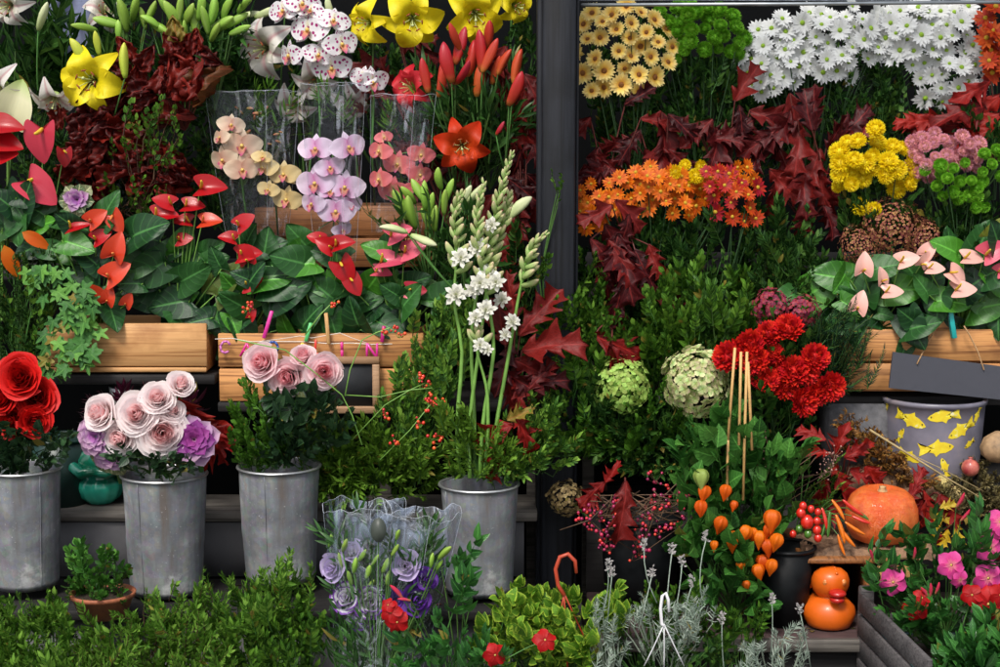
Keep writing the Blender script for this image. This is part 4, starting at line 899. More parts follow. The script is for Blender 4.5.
col = n_.mix(n_.map(a2, .35, .65), (.62, .055, .006), (.72, .13, .010)); col = n_.mix(n_.map(a1, .45, .62, 0, .45), col, (.80, .24, .045)); col = n_.mix(n_.map(vo_, .05, .0, 0, .45), col, (.80, .40, .17))
col = n_.mix(n_.map(a2, .66, .72, 0, .6), col, (.30, .30, .05))
finish(pmm, n_, col, .42, 0, bump=n_.math('ADD', a1, n_.math('MULTIPLY', vo_, -1.5)), bs=.5, coat=.1, bdist=.004)
part('flesh', xf(lathe(pf, 72, pmod), tr(*c) @ rotx(.10) @ scl(1, 1, .93)), pmm, t)
part('stalk', xf(lathe([(R1*.17, 0), (R1*.10, R1*.06), (R1*.075, R1*.14), (R1*.09, R1*.18), (1e-4, R1*.19)], 10, lambda a, v: 1+.25*np.cos(5*a)), tr(c[0], c[1]-R1*.14, c[2]+R1*1.35) @ rotx(.1)), plain('dry_stalk', (.45, .30, .14), .8, .3), t)
# pots and hooks in the foreground
def pot(name, label, px, py, y, z, r, h, m, cat='pot', grp='small flower pots'):
    c = P(px, py, y); t = thing(name, label, cat, (c[0], y, z), grp)
    part('body', xf(lathe([(1e-4, .003), (r*.75, 0), (r*.97, h*.8), (r*1.04, h*.82), (r*1.06, h), (r*.98, h), (r*.94, h*.85), (1e-4, h*.84)], 40), tr(*t.location)), m, t)
    part('soil', xf(lathe([(r*.93, h*.86), (r*.5, h*.9), (1e-4, h*.88)], 20, lambda a, v: 1+.03*np.sin(5*a)), tr(*t.location)), soil, t)
    return t
pot('flower_pot', 'small terracotta coloured pot of the bushy succulent, lower left', 103, 600, -.43, .36, .071, .055, M_terra)
pot('flower_pot', 'teal plastic pot inside the weathered grey crate', 945, 640, -.52, .10, .150, .21, M_teal)
pot('flower_pot', 'dark pot under the lime green leaves with the rust coloured hanger', 545, 667, -.56, .0, .13, .22, M_black)
pot('flower_pot', 'dark pot under the silver lavender with the white hanger', 655, 667, -.58, .0, .12, .20, M_black)
def hanger(px, py, y, m, label, h=34, w=20, legs=((-12, 96), (4, 110), (26, 84)), r=.0045):
    t = thing('plant_hanger', label, 'hanger', P(px, py+90, y), 'plastic pot hangers')
    hk = [P(px+w*.62, py+8, y), P(px+w*.55, py-4, y), P(px+w*.2, py-11, y), P(px-w*.2, py-8, y), P(px-w*.42, py+4, y), P(px-w*.3, py+20, y), P(px, py+h, y)]
    part('hook', tube(hk, [r*.8, r, r*1.05, r*1.05, r, r, r*1.15], 8), m, t)
    for dx, dy in legs: part('strand', tube(bez(P(px, py+h-2, y), P(px+dx, py+dy, y+.02), (0, -.005, 0), 5), r*.42, 6), m, t)
hanger(564, 565, -.60, plain('rust_plastic', (.40, .05, .02), .4, .15), 'rust red plastic hanger rising from the lime green leaves', 30, 20)
hanger(664, 604, -.66, plain('white_plastic', (.72, .72, .74), .4, .08), 'white plastic hanger rising from the silver lavender', 22, 8, ((-20, 62), (0, 66), (20, 62)), .0035)
# ================================================================== plants: right of the post
RG = np.random.default_rng(21)
FB = 'bunches of cut green foliage'
def pack(ells, dmin, tries=4000, cap=100, seed=1):
    r = np.random.default_rng(seed); out = []
    A = np.array([e[2]*e[3] for e in ells], float); A /= A.sum()
    for _ in range(tries):
        e = ells[r.choice(len(ells), p=A)]; a = r.uniform(0, 2*pi); q = math.sqrt(r.uniform(0, 1)); x = e[0]+e[2]*q*math.cos(a); y = e[1]+e[3]*q*math.sin(a)
        if all((x-o_[0])**2+(y-o_[1])**2 > dmin*dmin for o_ in out): out.append((x, y, q, e))
        if len(out) >= cap: break
    return out
def headbunch(name, label, cat, ells, key, size, dmin, y, root, dy=.07, centre=None, cap=100, seed=1, group='bunches of chrysanthemums', keyf=None, stems=True, dz0=.25, pts=None, sr=.0018, pname='bloom', szv=.2):
    rt = P(root[0], root[1], y+.06); t = thing(name, label, cat, rt, group); sb = B()
    cx = sum(e[0] for e in ells)/len(ells); cy = sum(e[1] for e in ells)/len(ells); rx = max(abs(e[0]-cx)+e[2] for e in ells)
    for i, (x, yy, q, e) in enumerate(pts or pack(ells, dmin, cap=cap, seed=seed)):
        d = y-dy*math.sqrt(max(0, 1-q*q))*rr(.6, 1.); k = keyf(i, x, yy) if keyf else key
        sz = size*rr(1-szv, 1+szv); x += rr(-2, 2); yy += rr(-2, 2)
        facing(t, pname, k, x, yy, d, sz, (x-cx)/rx*.7+rr(-.45, .45), dz0-(yy-cy)/70*.5+rr(-.4, .4), kids=[('flower_centre', centre)] if centre else ())
        if stems and i % 3 == 0: stalk(sb, rt+[rr(-.02, .02), rr(0, .03), 0], P(x, yy, d)+[0, .012, -.004], (0, -.02, .01), sr)
    if stems: part('stems', sb, stem_d, t)
    return t
# white daisies: two bunches
wl = [(810, 32, 55, 20), (775, 55, 38, 30), (850, 35, 50, 28), (830, 58, 45, 18), (765, 75, 22, 22)]
wr = [(915, 35, 50, 30), (945, 50, 42, 40), (960, 30, 30, 24), (935, 85, 18, 20), (965, 75, 22, 28)]
headbunch('chrysanthemum_bunch', 'broad bunch of white daisy chrysanthemums with lime centres, the left half of the white mass', 'flower bunch', wl, 'wd', 21.5, 11, .22, (810, 200), centre='wdc', cap=98, seed=3)
headbunch('chrysanthemum_bunch', 'white daisy chrysanthemums with lime centres nearest the top right corner', 'flower bunch', wr, 'wd', 21.5, 11, .21, (930, 200), centre='wdc', cap=98, seed=4)
headbunch('chrysanthemum_bunch', 'peach yellow chrysanthemums with dark red centres at the top beside the post', 'flower bunch', [(620, 25, 38, 20), (610, 50, 34, 22), (645, 45, 26, 26), (596, 62, 14, 34), (635, 76, 26, 16), (655, 62, 14, 14)], 'pd', 20, 13, .18, (630, 220), centre='pdc', seed=5)
headbunch('chrysanthemum_bunch', 'round green pompon chrysanthemums next to the peach ones at the top', 'flower bunch', [(680, 25, 28, 20), (705, 30, 40, 22), (730, 42, 18, 14), (678, 48, 12, 12)], 'gp', 16, 9.5, .21, (700, 220), seed=6)
headbunch('chrysanthemum_bunch', 'orange daisy chrysanthemums arching below the dark oak leaves', 'flower bunch', [(615, 198, 38, 20), (650, 185, 45, 17), (680, 200, 26, 16), (590, 215, 14, 12), (732, 178, 22, 14)], 'od', 17, 9.5, .08, (650, 330), centre='odc', seed=7, cap=80)
headbunch('chrysanthemum_bunch', 'red and orange red daisy chrysanthemums right of the orange ones', 'flower bunch', [(735, 198, 24, 26), (713, 178, 10, 14), (745, 215, 12, 12)], 'rd', 17.5, 11, .06, (720, 330), centre='odc', seed=8, keyf=lambda i, x, y: 'rd' if i % 3 else 'ord')
headbunch('chrysanthemum_bunch', 'small cluster of yellow chrysanthemums tucked behind the orange ones', 'flower bunch', [(690, 172, 18, 7)], 'yp', 14, 9, .09, (690, 300), seed=9)
headbunch('chrysanthemum_bunch', 'bright yellow pompon chrysanthemums below the white daisies', 'flower bunch', [(863, 160, 28, 20), (890, 165, 22, 20), (848, 178, 16, 12), (900, 175, 16, 14), (870, 205, 10, 6), (877, 130, 3, 3)], 'yp', 18.5, 11.5, .06, (870, 320), seed=10)
headbunch('chrysanthemum_bunch', 'pink and cream pompon chrysanthemums right of the yellow ones', 'flower bunch', [(935, 152, 26, 18), (925, 165, 16, 12), (965, 145, 14, 10), (972, 160, 8, 8)], 'pk', 14.5, 8.5, .07, (940, 320), seed=11)
headbunch('chrysanthemum_bunch', 'green pompon chrysanthemums under the pink ones at the right edge', 'flower bunch', [(960, 182, 26, 20), (945, 175, 20, 12), (990, 165, 12, 12), (978, 205, 10, 10), (935, 182, 8, 6), (998, 155, 6, 6)], 'gp', 13.5, 9.5, .03, (960, 320), seed=12)
headbunch('chrysanthemum_bunch', 'rust red chrysanthemums cut off by the top right edge', 'flower bunch', [(996, 30, 12, 26), (996, 60, 12, 14)], 'ord', 22, 11, .16, (1000, 200), centre='odc', seed=13)
headbunch('flower_bunch', 'large ruffled scarlet blooms grouped right of the green hydrangeas', 'flower bunch', [(775, 370, 42, 30), (740, 352, 16, 12), (795, 335, 24, 10), (815, 352, 12, 14), (765, 345, 20, 14), (800, 388, 26, 16), (815, 380, 14, 20)], 'rc', 25, 20, -.12, (775, 470), seed=14, group='ruffled red flowers', dy=.04, pts=[(x, y_, rr(0, .8), None) for x, y_ in ((768, 335), (790, 328), (772, 352), (815, 356), (753, 360), (792, 370), (767, 379), (818, 392), (787, 387), (802, 400), (727, 356), (740, 350), (806, 372), (779, 366), (752, 342), (830, 385), (758, 372))])
# crimson, dusty heads and hydrangeas
RG = np.random.default_rng(31)
fl = {}
fl['hg'] = florets(120, .185, -.3, .62, .44, .16); fl['hc'] = florets(150, .18, -.4, .8, .43, .14); fl['sd'] = florets(420, .062, -.3, .62, .45, .16); fl['bu'] = florets(110, .15, -.4, .9, .42, .22); fl['hb'] = florets(90, .18, -.5, 1.1, .42, .16)
def head(name, label, cat, t, mats, px, py, y, w, root, group=None, dx=0., dz=.3, sx=1., sy=1.):
    o = thing(name, label, cat, P(root[0], root[1], y+.05), group); c = P(px, py, y)
    part('flower_head', xf(t, frZ(c, (dx, -1, dz), w*S(y), rr(0, 6)) @ scl(1, 1, 1)), mats, o)
    b = B(); stalk(b, P(root[0], root[1], y+.05), c+[0, .02, 0], (0, 0, 0), .003); part('stem', b, stem_g, o); return o
hgr = 'hydrangea heads'
head('hydrangea', 'fresh lime green hydrangea head low in the foliage, nearer the post', 'hydrangea', fl['hg'], [P_hg, Bd_g], 622, 385, -.06, 58, (622, 440), hgr)
head('hydrangea', 'cream and green hydrangea head beside the scarlet blooms', 'hydrangea', fl['hc'], [P_hc, Bd_g], 697, 382, -.10, 72, (697, 450), hgr)
head('hydrangea', 'dried brown hydrangea head at the left of the pink berries', 'hydrangea', fl['hb'], [B_hyd, B_hyd], 566, 498, -.14, 38, (590, 520), hgr)
for i, (x, y_, w_, lb) in enumerate(((862, 245, 46, 'dusty red sedum head above the left end of the right hand crate'), (893, 226, 62, 'largest dusty red sedum head below the yellow pompons'), (925, 238, 48, 'dusty red sedum head nearest the green pompons'))):
    head('sedum_head', lb, 'sedum', fl['sd'], [P_sed, P_sed], x, y_, .03, w_, (x, 300), 'sedum heads', dz=.6)
head('crimson_flower_head', 'crimson pink clustered flower head above the scarlet blooms', 'flower', fl['bu'], [P_burg, P_sed], 772, 307, -.06, 42, (775, 360), 'crimson flower heads')
head('crimson_flower_head', 'darker crimson flower head touching the pale pink anthurium leaves', 'flower', fl['bu'], [P_burg, P_sed], 800, 312, -.06, 40, (790, 360), 'crimson flower heads')
# foliage bunches
RG = np.random.default_rng(41)
def F(label, ells, kd, **k): return bunch('foliage_bunch', label, 'foliage', ells, kd, group=FB, **k)
F('dark fine leaved foliage under the green pompons at the top', [(700, 85, 62, 42, .24, 700, 190), (640, 105, 40, 25, .25, 650, 190), (755, 95, 25, 25, .25, 740, 180)], 'pist+pistm+roundd', dens=1.2)
F('dark foliage between the white daisies and the yellow pompons', [(860, 100, 62, 30, .2, 860, 190), (915, 110, 25, 22, .2, 910, 190), (885, 75, 18, 22, .2, 885, 150)], 'roundd', dens=1.4)
F('dark pistachio foliage filling the space under the orange daisies', [(690, 240, 75, 36, .12, 700, 340), (640, 225, 40, 25, .12, 640, 330), (775, 235, 45, 42, .10, 770, 330)], 'pist+pistm+roundd', dens=1.6)
F('dark foliage to the right of the red daisies, above the crimson heads', [(790, 265, 45, 30, .02, 790, 330), (820, 285, 25, 20, .02, 820, 330)], 'pist+pistm+roundd', dens=1.5)
F('lighter oval leaved branches in the middle of the right hand display', [(690, 305, 60, 42, .02, 690, 400), (650, 330, 45, 35, .02, 650, 400), (735, 300, 35, 34, .03, 720, 380)], 'oval+pistm', dens=1.5, cam=.3)
F('dark fine foliage next to the post at mid height', [(592, 290, 32, 45, .03, 600, 400), (590, 340, 30, 35, .0, 600, 400)], 'pistm+box', dens=1.3)
F('dense dark foliage spilling over below the lime green hydrangea', [(640, 430, 78, 46, -.02, 640, 440), (590, 400, 34, 40, -.02, 620, 440), (680, 455, 50, 34, -.04, 670, 450), (720, 330, 30, 20, 0., 710, 380)], 'pist+pistm+roundd', dens=1.9)
F('mid green foliage between the two hydrangea heads', [(655, 400, 36, 30, -.06, 655, 450), (600, 440, 45, 28, -.06, 620, 450)], 'box+oval', dens=1.0)
F('feathery conifer foliage against the left end of the right hand crate', [(848, 345, 32, 52, -.07, 815, 390), (830, 330, 22, 35, -.07, 810, 380)], 'fern', dens=2.2, cam=.2)
F('dark leafy mass at the right edge behind the pompons', [(965, 215, 40, 30, .08, 960, 300), (880, 205, 50, 20, .09, 880, 300), (990, 240, 25, 25, .06, 990, 300), (985, 130, 25, 25, .15, 980, 200)], 'mum', dens=1.6)
F('dark leaves under the scarlet blooms', [(770, 405, 50, 30, -.08, 770, 450), (735, 385, 25, 30, -.08, 750, 440), (790, 350, 40, 20, -.06, 780, 420)], 'mum', dens=1.5)
F('shadowed foliage in the gap behind the oak leaves at the top right', [(700, 130, 120, 40, .32, 700, 230), (880, 140, 110, 35, .32, 880, 230), (640, 60, 60, 50, .34, 640, 180), (820, 60, 150, 40, .34, 820, 180)], 'pist+pistm+roundd', dens=.9)
F('shadowed foliage behind the red flowers and conifer sprays', [(800, 300, 90, 70, .12, 800, 420), (640, 300, 80, 90, .14, 650, 440)], 'pist+pistm+roundd', dens=.9)
F('wispy twigs with red brown seed heads over the black bucket', [(775, 460, 25, 30, -.22, 780, 520), (815, 480, 30, 35, -.2, 800, 520), (840, 470, 16, 20, -.2, 820, 510)], 'thuja', dens=1.2)
# red oak leaves
def oakbr(label, leaves, y, root, key='oak', stem=True, jy=.03, cat='branch', name='oak_branch', grp='red oak branches', mat=stem_r):
    t = thing(name, label, cat, P(root[0], root[1], y+.04), grp); b = B(); rt = P(root[0], root[1], y+.04)
    for (x, yy, L, a) in list(leaves)+([(q[0]+rr(-16, 16), q[1]+rr(-16, 16), q[2]*.85, q[3]+rr(-60, 60)) for q in leaves[::2]] if 4 < len(leaves) and key != 'crp' else []):
        d = y-rr(0, jy); flat(t, 'leaf', var(key), x, yy, d, L, a, nx=rr(-.5, .5), nz=rr(-.1, .7), dep=rr(-.45, .15))
        if stem: stalk(b, rt, P(x, yy, d), (0, 0, rr(-.01, .02)), .0022)
    if stem: part('twig', b, mat, t)
    return t
RG = np.random.default_rng(51)
oakbr('glossy dark red oak leaves in the centre, above the orange daisies', [(645, 150, 52, -60), (662, 112, 58, -80), (640, 130, 40, -130), (668, 150, 46, -35), (690, 160, 44, -120), (655, 165, 40, -100), (668, 115, 38, -30)], .12, (665, 200))
oakbr('dark red oak leaves beside the post, left of the orange daisies', [(598, 148, 50, -100), (590, 118, 48, -130), (608, 165, 42, -150), (585, 165, 44, -80), (625, 105, 34, 40), (585, 195, 30, -110)], .12, (605, 200))
oakbr('dark red oak leaves in shade between the green pompons and the daisies', [(710, 145, 50, 30), (735, 112, 40, -60), (720, 130, 48, -100), (745, 140, 46, -70), (700, 125, 40, -40), (735, 100, 44, 60), (760, 150, 44, -120), (712, 160, 40, -20), (750, 110, 46, -20)], .13, (725, 200))
oakbr('tall dark red oak leaves left of the yellow pompons', [(800, 125, 52, -95), (780, 150, 52, -70), (820, 150, 52, -110), (800, 170, 50, -80), (840, 150, 44, 45), (815, 130, 44, 100), (790, 110, 48, -120), (835, 185, 42, -100), (775, 130, 44, -140), (825, 205, 36, -70), (770, 170, 44, -50), (810, 200, 44, -100)], .11, (810, 230))
oakbr('upright curling red oak leaf against the white daisies', [(812, 130, 42, 105), (838, 140, 50, 40)], .07, (825, 180))
oakbr('bright red oak leaves between the white daisies and the pink pompons', [(985, 105, 60, 195), (960, 125, 48, 170), (990, 130, 46, 200), (940, 118, 44, 190), (1000, 95, 50, 220), (975, 130, 40, -100), (930, 135, 34, 160)], .12, (1000, 160), key='oakb')
oakbr('hanging dark red oak branch below the orange daisies', [(605, 225, 56, -65), (590, 240, 52, -40), (620, 245, 62, -75), (640, 285, 54, -20), (628, 215, 50, -95), (612, 205, 40, -150), (635, 250, 44, -60), (622, 280, 52, -95), (600, 260, 44, -70)], .0, (625, 235))
oakbr('single broad red leaf above the lime green hydrangea', [(595, 335, 50, -20), (612, 345, 38, -80)], -.05, (612, 330), key='oakb')
oakbr('purplish red oak leaves leaning right beside the tuberoses', [(520, 335, 62, 55), (522, 350, 66, 15), (515, 360, 60, -25), (512, 345, 54, -110), (525, 385, 46, 12), (515, 320, 48, 100), (505, 375, 44, -70)], -.16, (512, 400))
oakbr('bright red oak leaves at the foot of the tuberoses', [(512, 425, 46, -160), (515, 415, 44, -60), (500, 440, 42, -110), (508, 420, 30, 30)], -.22, (512, 440), key='oakb')
oakbr('dark red leaves in shade behind the orange lily, left of the post', [(500, 60, 50, -80), (515, 110, 52, -85), (525, 75, 48, -60), (520, 150, 56, -100), (512, 185, 50, -90), (528, 125, 44, -80), (525, 210, 42, -100), (495, 195, 44, -130), (535, 175, 50, -95), (505, 235, 44, -80)], .22, (522, 250))
oakbr('red leaves behind the coral orchids and the red lily buds', [(440, 110, 50, -80), (460, 120, 44, -40), (430, 130, 46, -100), (455, 170, 44, -70), (475, 175, 44, -110), (420, 95, 36, 20), (395, 100, 36, 160), (380, 60, 44, -160), (400, 40, 46, -20), (360, 70, 44, -90)], .3, (450, 230))
oakbr('single pointed dark oak leaf hanging over the pink berries', [(625, 482, 62, -88)], -.24, (625, 478))
oakbr('orange red leaf next to the dried hydrangea head', [(604, 482, 34, -140), (606, 482, 26, 60), (598, 488, 30, -120)], -.21, (606, 490), key='oakb')
oakbr('red leaves fallen against the left side of the pumpkin', [(850, 470, 38, -20), (838, 478, 40, -60), (835, 455, 34, 80), (848, 500, 36, -150), (828, 480, 34, -110), (845, 458, 32, 30), (826, 440, 30, 150)], -.20, (842, 485), key='oakb')
oakbr('dark red curled leaves at the right side of the pumpkin', [(925, 490, 38, -80), (918, 500, 30, -110), (940, 495, 34, -70), (930, 520, 26, -60), (912, 492, 28, 60)], -.22, (925, 505), key='oakb')
oakbr('long rusty red leaf leaning beside the blush roses', [(180, 398, 62, -48), (212, 428, 44, -75), (222, 440, 40, -140), (205, 425, 36, -30)], -.22, (215, 450), key='oakb')
oakbr('red leaves low in the foreground under the pink mandevilla', [(1000, 560, 26, 150), (925, 595, 26, -60)], -.5, (960, 610), key='oakb')
# crumpled copper leaves at the upper left
def crump(label, L, y, root): return oakbr(label, [(x+rr(-13, 13), yy+rr(-13, 13), l*rr(.5, .72), a+rr(-50, 50)) for x, yy, l, a in L for _ in range(3)], y, root, key='crp', name='copper_leaf_branch', grp='branches of crumpled copper leaves', jy=.05)
crump('crumpled copper red leaves right below the yellow lily', [(80, 120, 62, 60), (75, 150, 58, 70), (95, 115, 52, -20), (70, 175, 50, 80), (90, 140, 60, -50), (100, 175, 50, 10), (85, 190, 46, -10), (68, 110, 46, -70)], .16, (100, 200))
crump('crumpled copper red leaves behind the fine green twig', [(115, 140, 58, 20), (120, 125, 54, -20), (130, 170, 56, 15), (150, 120, 52, 60), (120, 165, 56, -30), (160, 150, 50, -60), (150, 175, 44, 20), (105, 155, 48, 100), (170, 170, 44, -20), (140, 190, 40, -10)], .17, (140, 200))
crump('tall crumpled copper leaves among the green lily buds', [(190, 95, 66, 100), (175, 80, 52, 60), (165, 65, 46, 20), (195, 60, 46, -50), (185, 45, 40, 80), (170, 92, 40, 130), (128, 95, 46, 80), (130, 70, 36, 95)], .15, (185, 130))
# dark backing foliage on the left
RG = np.random.default_rng(61)
F('dark lily foliage behind the yellow lily at the top left', [(60, 40, 60, 40, .34, 60, 150), (150, 70, 60, 40, .34, 150, 180), (230, 60, 50, 50, .36, 230, 180), (20, 80, 40, 50, .34, 30, 180)], 'lilyd', dens=.5, size=1.25)
F('dark foliage behind the white and spotted orchids', [(300, 60, 60, 50, .42, 300, 180), (380, 80, 60, 50, .4, 380, 180), (250, 120, 50, 50, .4, 250, 190), (460, 110, 70, 60, .38, 460, 200)], 'pist+pistm+roundd', dens=1.)
F('dark foliage in shadow behind the copper leaves', [(50, 180, 60, 60, .26, 60, 260), (140, 180, 70, 50, .26, 140, 260), (230, 170, 50, 40, .5, 230, 240)], 'roundd', dens=1.1)
F('small leaved foliage at the left edge above the red roses', [(20, 280, 42, 50, .02, 20, 380), (15, 330, 45, 48, .0, 20, 400), (55, 245, 30, 24, .04, 50, 320)], 'fine+round', dens=1.7)
F('lighter sprigs at the left edge beside the trailing ivy', [(25, 300, 26, 45, -.03, 20, 380), (40, 355, 30, 25, -.03, 30, 390)], 'round', dens=.9)
F('loose light twig with small leaves in front of the copper leaves', [(148, 130, 40, 34, .10, 140, 215), (160, 110, 26, 24, .1, 145, 200), (120, 185, 34, 16, .1, 120, 215), (150, 190, 40, 20, .1, 140, 230)], 'round', dens=.7, stem=stem_b)
F('leafy lily stems under the red lily buds', [(470, 110, 52, 26, .26, 470, 190), (450, 120, 36, 24, .25, 455, 200), (500, 120, 26, 30, .26, 490, 190)], 'lily', dens=.7)
F('leafy lily stems under the green lily buds at mid height', [(430, 235, 40, 26, .03, 435, 300), (470, 250, 36, 22, .03, 465, 300)], 'lily', dens=.55)
F('lily leaves under the green buds at the top left', [(165, 55, 80, 25, .28, 165, 130), (215, 65, 34, 30, .28, 215, 130)], 'lily', dens=.5)
F('upright foliage branches leaning left of the tuberoses', [(440, 345, 30, 44, -.08, 430, 450), (425, 380, 36, 36, -.1, 420, 460), (400, 410, 30, 26, -.1, 400, 470), (455, 310, 20, 26, -.06, 440, 420)], 'ovalf+pistm', dens=1.6, cam=.2, size=.85)
F('willowy foliage filling the gap above the cellophane bouquet', [(375, 450, 66, 34, -.12, 375, 480), (335, 470, 34, 28, -.14, 350, 480), (420, 465, 34, 32, -.12, 410, 480), (350, 495, 34, 20, -.16, 360, 480), (320, 440, 26, 30, -.08, 340, 480)], 'willow+pistm', dens=2.3)
F('foliage spilling over the rim of the tuberose vase', [(475, 455, 38, 24, -.25, 478, 478), (455, 420, 24, 24, -.22, 470, 470), (500, 450, 24, 24, -.25, 485, 475)], 'willow+pistm', dens=1.4, size=.85)
F('rounded foliage sprays between the tuberose vase and the post', [(530, 435, 28, 32, -.2, 510, 475), (540, 415, 22, 22, -.18, 520, 470), (520, 465, 24, 18, -.24, 505, 475), (555, 440, 26, 26, -.14, 520, 470), (548, 400, 20, 24, -.12, 530, 460)], 'ovalf+pistm', dens=1.3, size=.8)
F('upright boxwood sprigs in the vase of three pink roses', [(250, 420, 20, 38, -.2, 262, 466), (262, 440, 22, 22, -.22, 270, 466)], 'box+oval', dens=1.8, size=.85, cam=.1)
F('slender sprig with pale leaves rising in front of the post', [(560, 165, 16, 14, -.12, 540, 280), (545, 250, 16, 40, -.1, 545, 330), (565, 300, 20, 16, -.08, 550, 340)], 'round', dens=.45, size=.9)
F('thin leafy sprays crossing the foot of the post', [(568, 345, 22, 40, -.09, 570, 420), (555, 300, 24, 20, -.08, 560, 400), (560, 380, 16, 20, -.09, 560, 420), (572, 420, 22, 30, -.09, 580, 450)], 'pistm+box', dens=.9)
F('dark foliage hanging in the gap left of the cellophane sleeves', [(215, 150, 36, 60, .3, 215, 230), (60, 170, 50, 40, .2, 60, 240), (40, 60, 50, 40, .4, 40, 150)], 'pist+roundd', dens=1.1)
F('dark foliage in shadow behind the tuberoses beside the post', [(530, 280, 30, 70, .1, 520, 400), (450, 270, 50, 50, .12, 450, 340), (525, 40, 20, 40, .3, 520, 150)], 'pist+roundd', dens=1.0)
F('low green foliage between the silver lavender and the black buckets', [(690, 610, 40, 26, -.42, 700, 690), (740, 630, 36, 24, -.46, 740, 700), (640, 600, 40, 30, -.42, 640, 690)], 'pistm+box', dens=1.2)
# roses
RG = np.random.default_rng(71)
def cut(name, label, cat, key, px, py, y, size, root, dx, dz, group, lv=2, mat=stem_g, part_name='bloom', stem_r_=.0032, i=None, leaf=None):
    rt = P(*root); t = thing(name, label, cat, rt, group); c = P(px, py, y); n_ = nrm((dx, -1, dz))
    facing(t, part_name, key, px, py, y, size*(1.34 if key in ('rw', 'rp') else 1.25), dx, dz, i=i); b = B(); e = c-n_*size*S(y)*.25
    stalk(b, rt, e, (0, .0, .0), stem_r_); part('stem', b, mat, t)
    if lv:
        lb = B(); p_ = bez(rt, e, n=6); L = leaf if leaf is not None else LF_rose
        for q in range(lv):
            c0 = p_[3+q % 2]+[0, -.005, rr(-.01, .03)]; a = rr(0, 6.3)
            for w_ in range(3):
                d = np.array([math.cos(a+(w_-1)*.9), rr(-.8, -.2), math.sin(a+(w_-1)*.9)*.6-.1]); lb.add(L, frY(c0, d, (0, -.6, 1), rr(.04, .055)))
        part('leaves', lb, G_rose, t)
    return t
LF_rose = leaf(.62, 'ovate', 7, .25, .4, 5)
gr = 'red roses at the left edge'
for px, py, s_, dx, dz, lb in ((20, 372, 34, .0, .5, 'uppermost red rose of the left edge group'), (36, 398, 37, .3, .3, 'red rose at the right side of the left edge group, fully open'), (22, 380, 36, .1, .45, 'red rose just below the uppermost one of the left edge group'), (4, 398, 32, -.3, .3, 'red rose cut off by the left edge of the picture'), (14, 420, 32, -.1, .1, 'lowest red rose of the left edge group'), (34, 420, 30, .3, .0, 'smaller red rose at the lower right of the left edge group')):
    cut('red_rose', lb, 'rose', 'rr', px, py, -.27-rr(0, .03), s_, (22+rr(-8, 8), 470, -.235), dx, dz, gr)
gr = 'blush roses in the large vase'
for px, py, s_, dx, dz, lb in ((103, 414, 32, -.5, .4, 'pale blush rose at the far left of the vase with kale'), (138, 415, 37, .0, .35, 'blush rose in the centre of the vase with kale'), (162, 432, 44, .25, .1, 'largest open blush rose with a pink heart above the rust marked vase'), (122, 436, 32, -.2, -.05, 'blush rose lowest in the vase with kale'), (158, 400, 30, .1, .6, 'blush rose at the back of the vase with kale'), (180, 386, 24, .5, .9, 'tall narrow blush rose bud at the top right of the vase with kale'), (172, 412, 22, .4, .5, 'small blush rose peeking between the larger ones')):
    cut('blush_rose', lb, 'rose', 'rw', px, py, -.29-rr(0, .03), s_, (164+rr(-10, 10), 478, -.235), dx, dz, gr, lv=1)
gr = 'pink roses in front of the chalkboard'
for px, py, s_, dx, dz, lb in ((264, 363, 36, -.3, .35, 'pink rose at the left of the three in front of the slatted crate'), (288, 376, 36, -.05, .0, 'pink rose in the middle and lowest of the three'), (324, 371, 35, .15, .1, 'pink rose at the right of the three, before the chalkboard'), (303, 358, 24, .1, .9, 'half hidden pink rose behind the three front roses')):
    cut('pink_rose', lb, 'rose', 'rp', px, py, -.24-rr(0, .02), s_, (282+rr(-8, 8), 468, -.215), dx, dz, gr, lv=3)
F('dark rose leaves hanging over the vase of pink roses', [(300, 425, 40, 34, -.22, 285, 466), (330, 415, 24, 26, -.2, 300, 460), (280, 440, 26, 24, -.24, 280, 466)], 'rose', dens=1.0, size=.85)
F('dark rose leaves over the vase of red roses', [(22, 448, 38, 20, -.25, 22, 470), (50, 440, 20, 22, -.25, 35, 465), (10, 462, 20, 10, -.27, 20, 470)], 'rose', dens=1.2, size=.85)
F('burgundy leaves behind the blush roses', [(105, 400, 30, 15, -.14, 140, 440), (140, 392, 26, 14, -.14, 145, 440), (180, 392, 16, 14, -.14, 165, 440), (85, 408, 16, 8, -.14, 120, 440)], 'burg', dens=1.1, stem=stem_r)
F('mixed green leaves over the rim of the large vase', [(150, 462, 36, 14, -.29, 160, 474), (125, 458, 18, 12, -.28, 150, 474), (185, 468, 14, 12, -.3, 170, 474)], 'rose', dens=1.1, size=.75)
# kale
def kale(label, px, py, y, w, mi, mo, dx=0, dz=.2, n=26, ydroop=.3):
    c = P(px, py, y); t = thing('ornamental_kale', label, 'kale', c+[0, .06, -.05], 'ornamental kale heads'); b = B(); o = B(); s = w*S(y); M = frZ(c, (dx, -1, dz), s)
    for i in range(n):
        f = i/n; lf = leaf(.85, 'obov', 9, .35, .9-1.5*f*.2, 9, wave=.35); L = .26+.34*f
        (b if f < .6 else o).add(lf, M @ rotz(i*2.4) @ tr(0, .02+.03*f, .10*(1-f)) @ rotx(1.25-1.0*f) @ scl(L))
    part('inner_leaves', b, mi, t); part('outer_leaves', o, mo, t)
    st = B(); stalk(st, c+[0, .08, -.09], c, (0, 0, 0), .006); part('stem', st, stem_g, t)
kale('deep purple ornamental kale at the right of the blush roses', 194, 440, -.29, 46, P_kal, P_kaf, .2, .3)
kale('mauve ornamental kale at the left of the blush roses', 98, 436, -.29, 40, P_kaf, P_kaf, -.3, .1)
kale('fading kale with pinkish green leaves hanging over the vase rim', 112, 452, -.27, 44, P_kaf, G_kale, -.2, -.3)
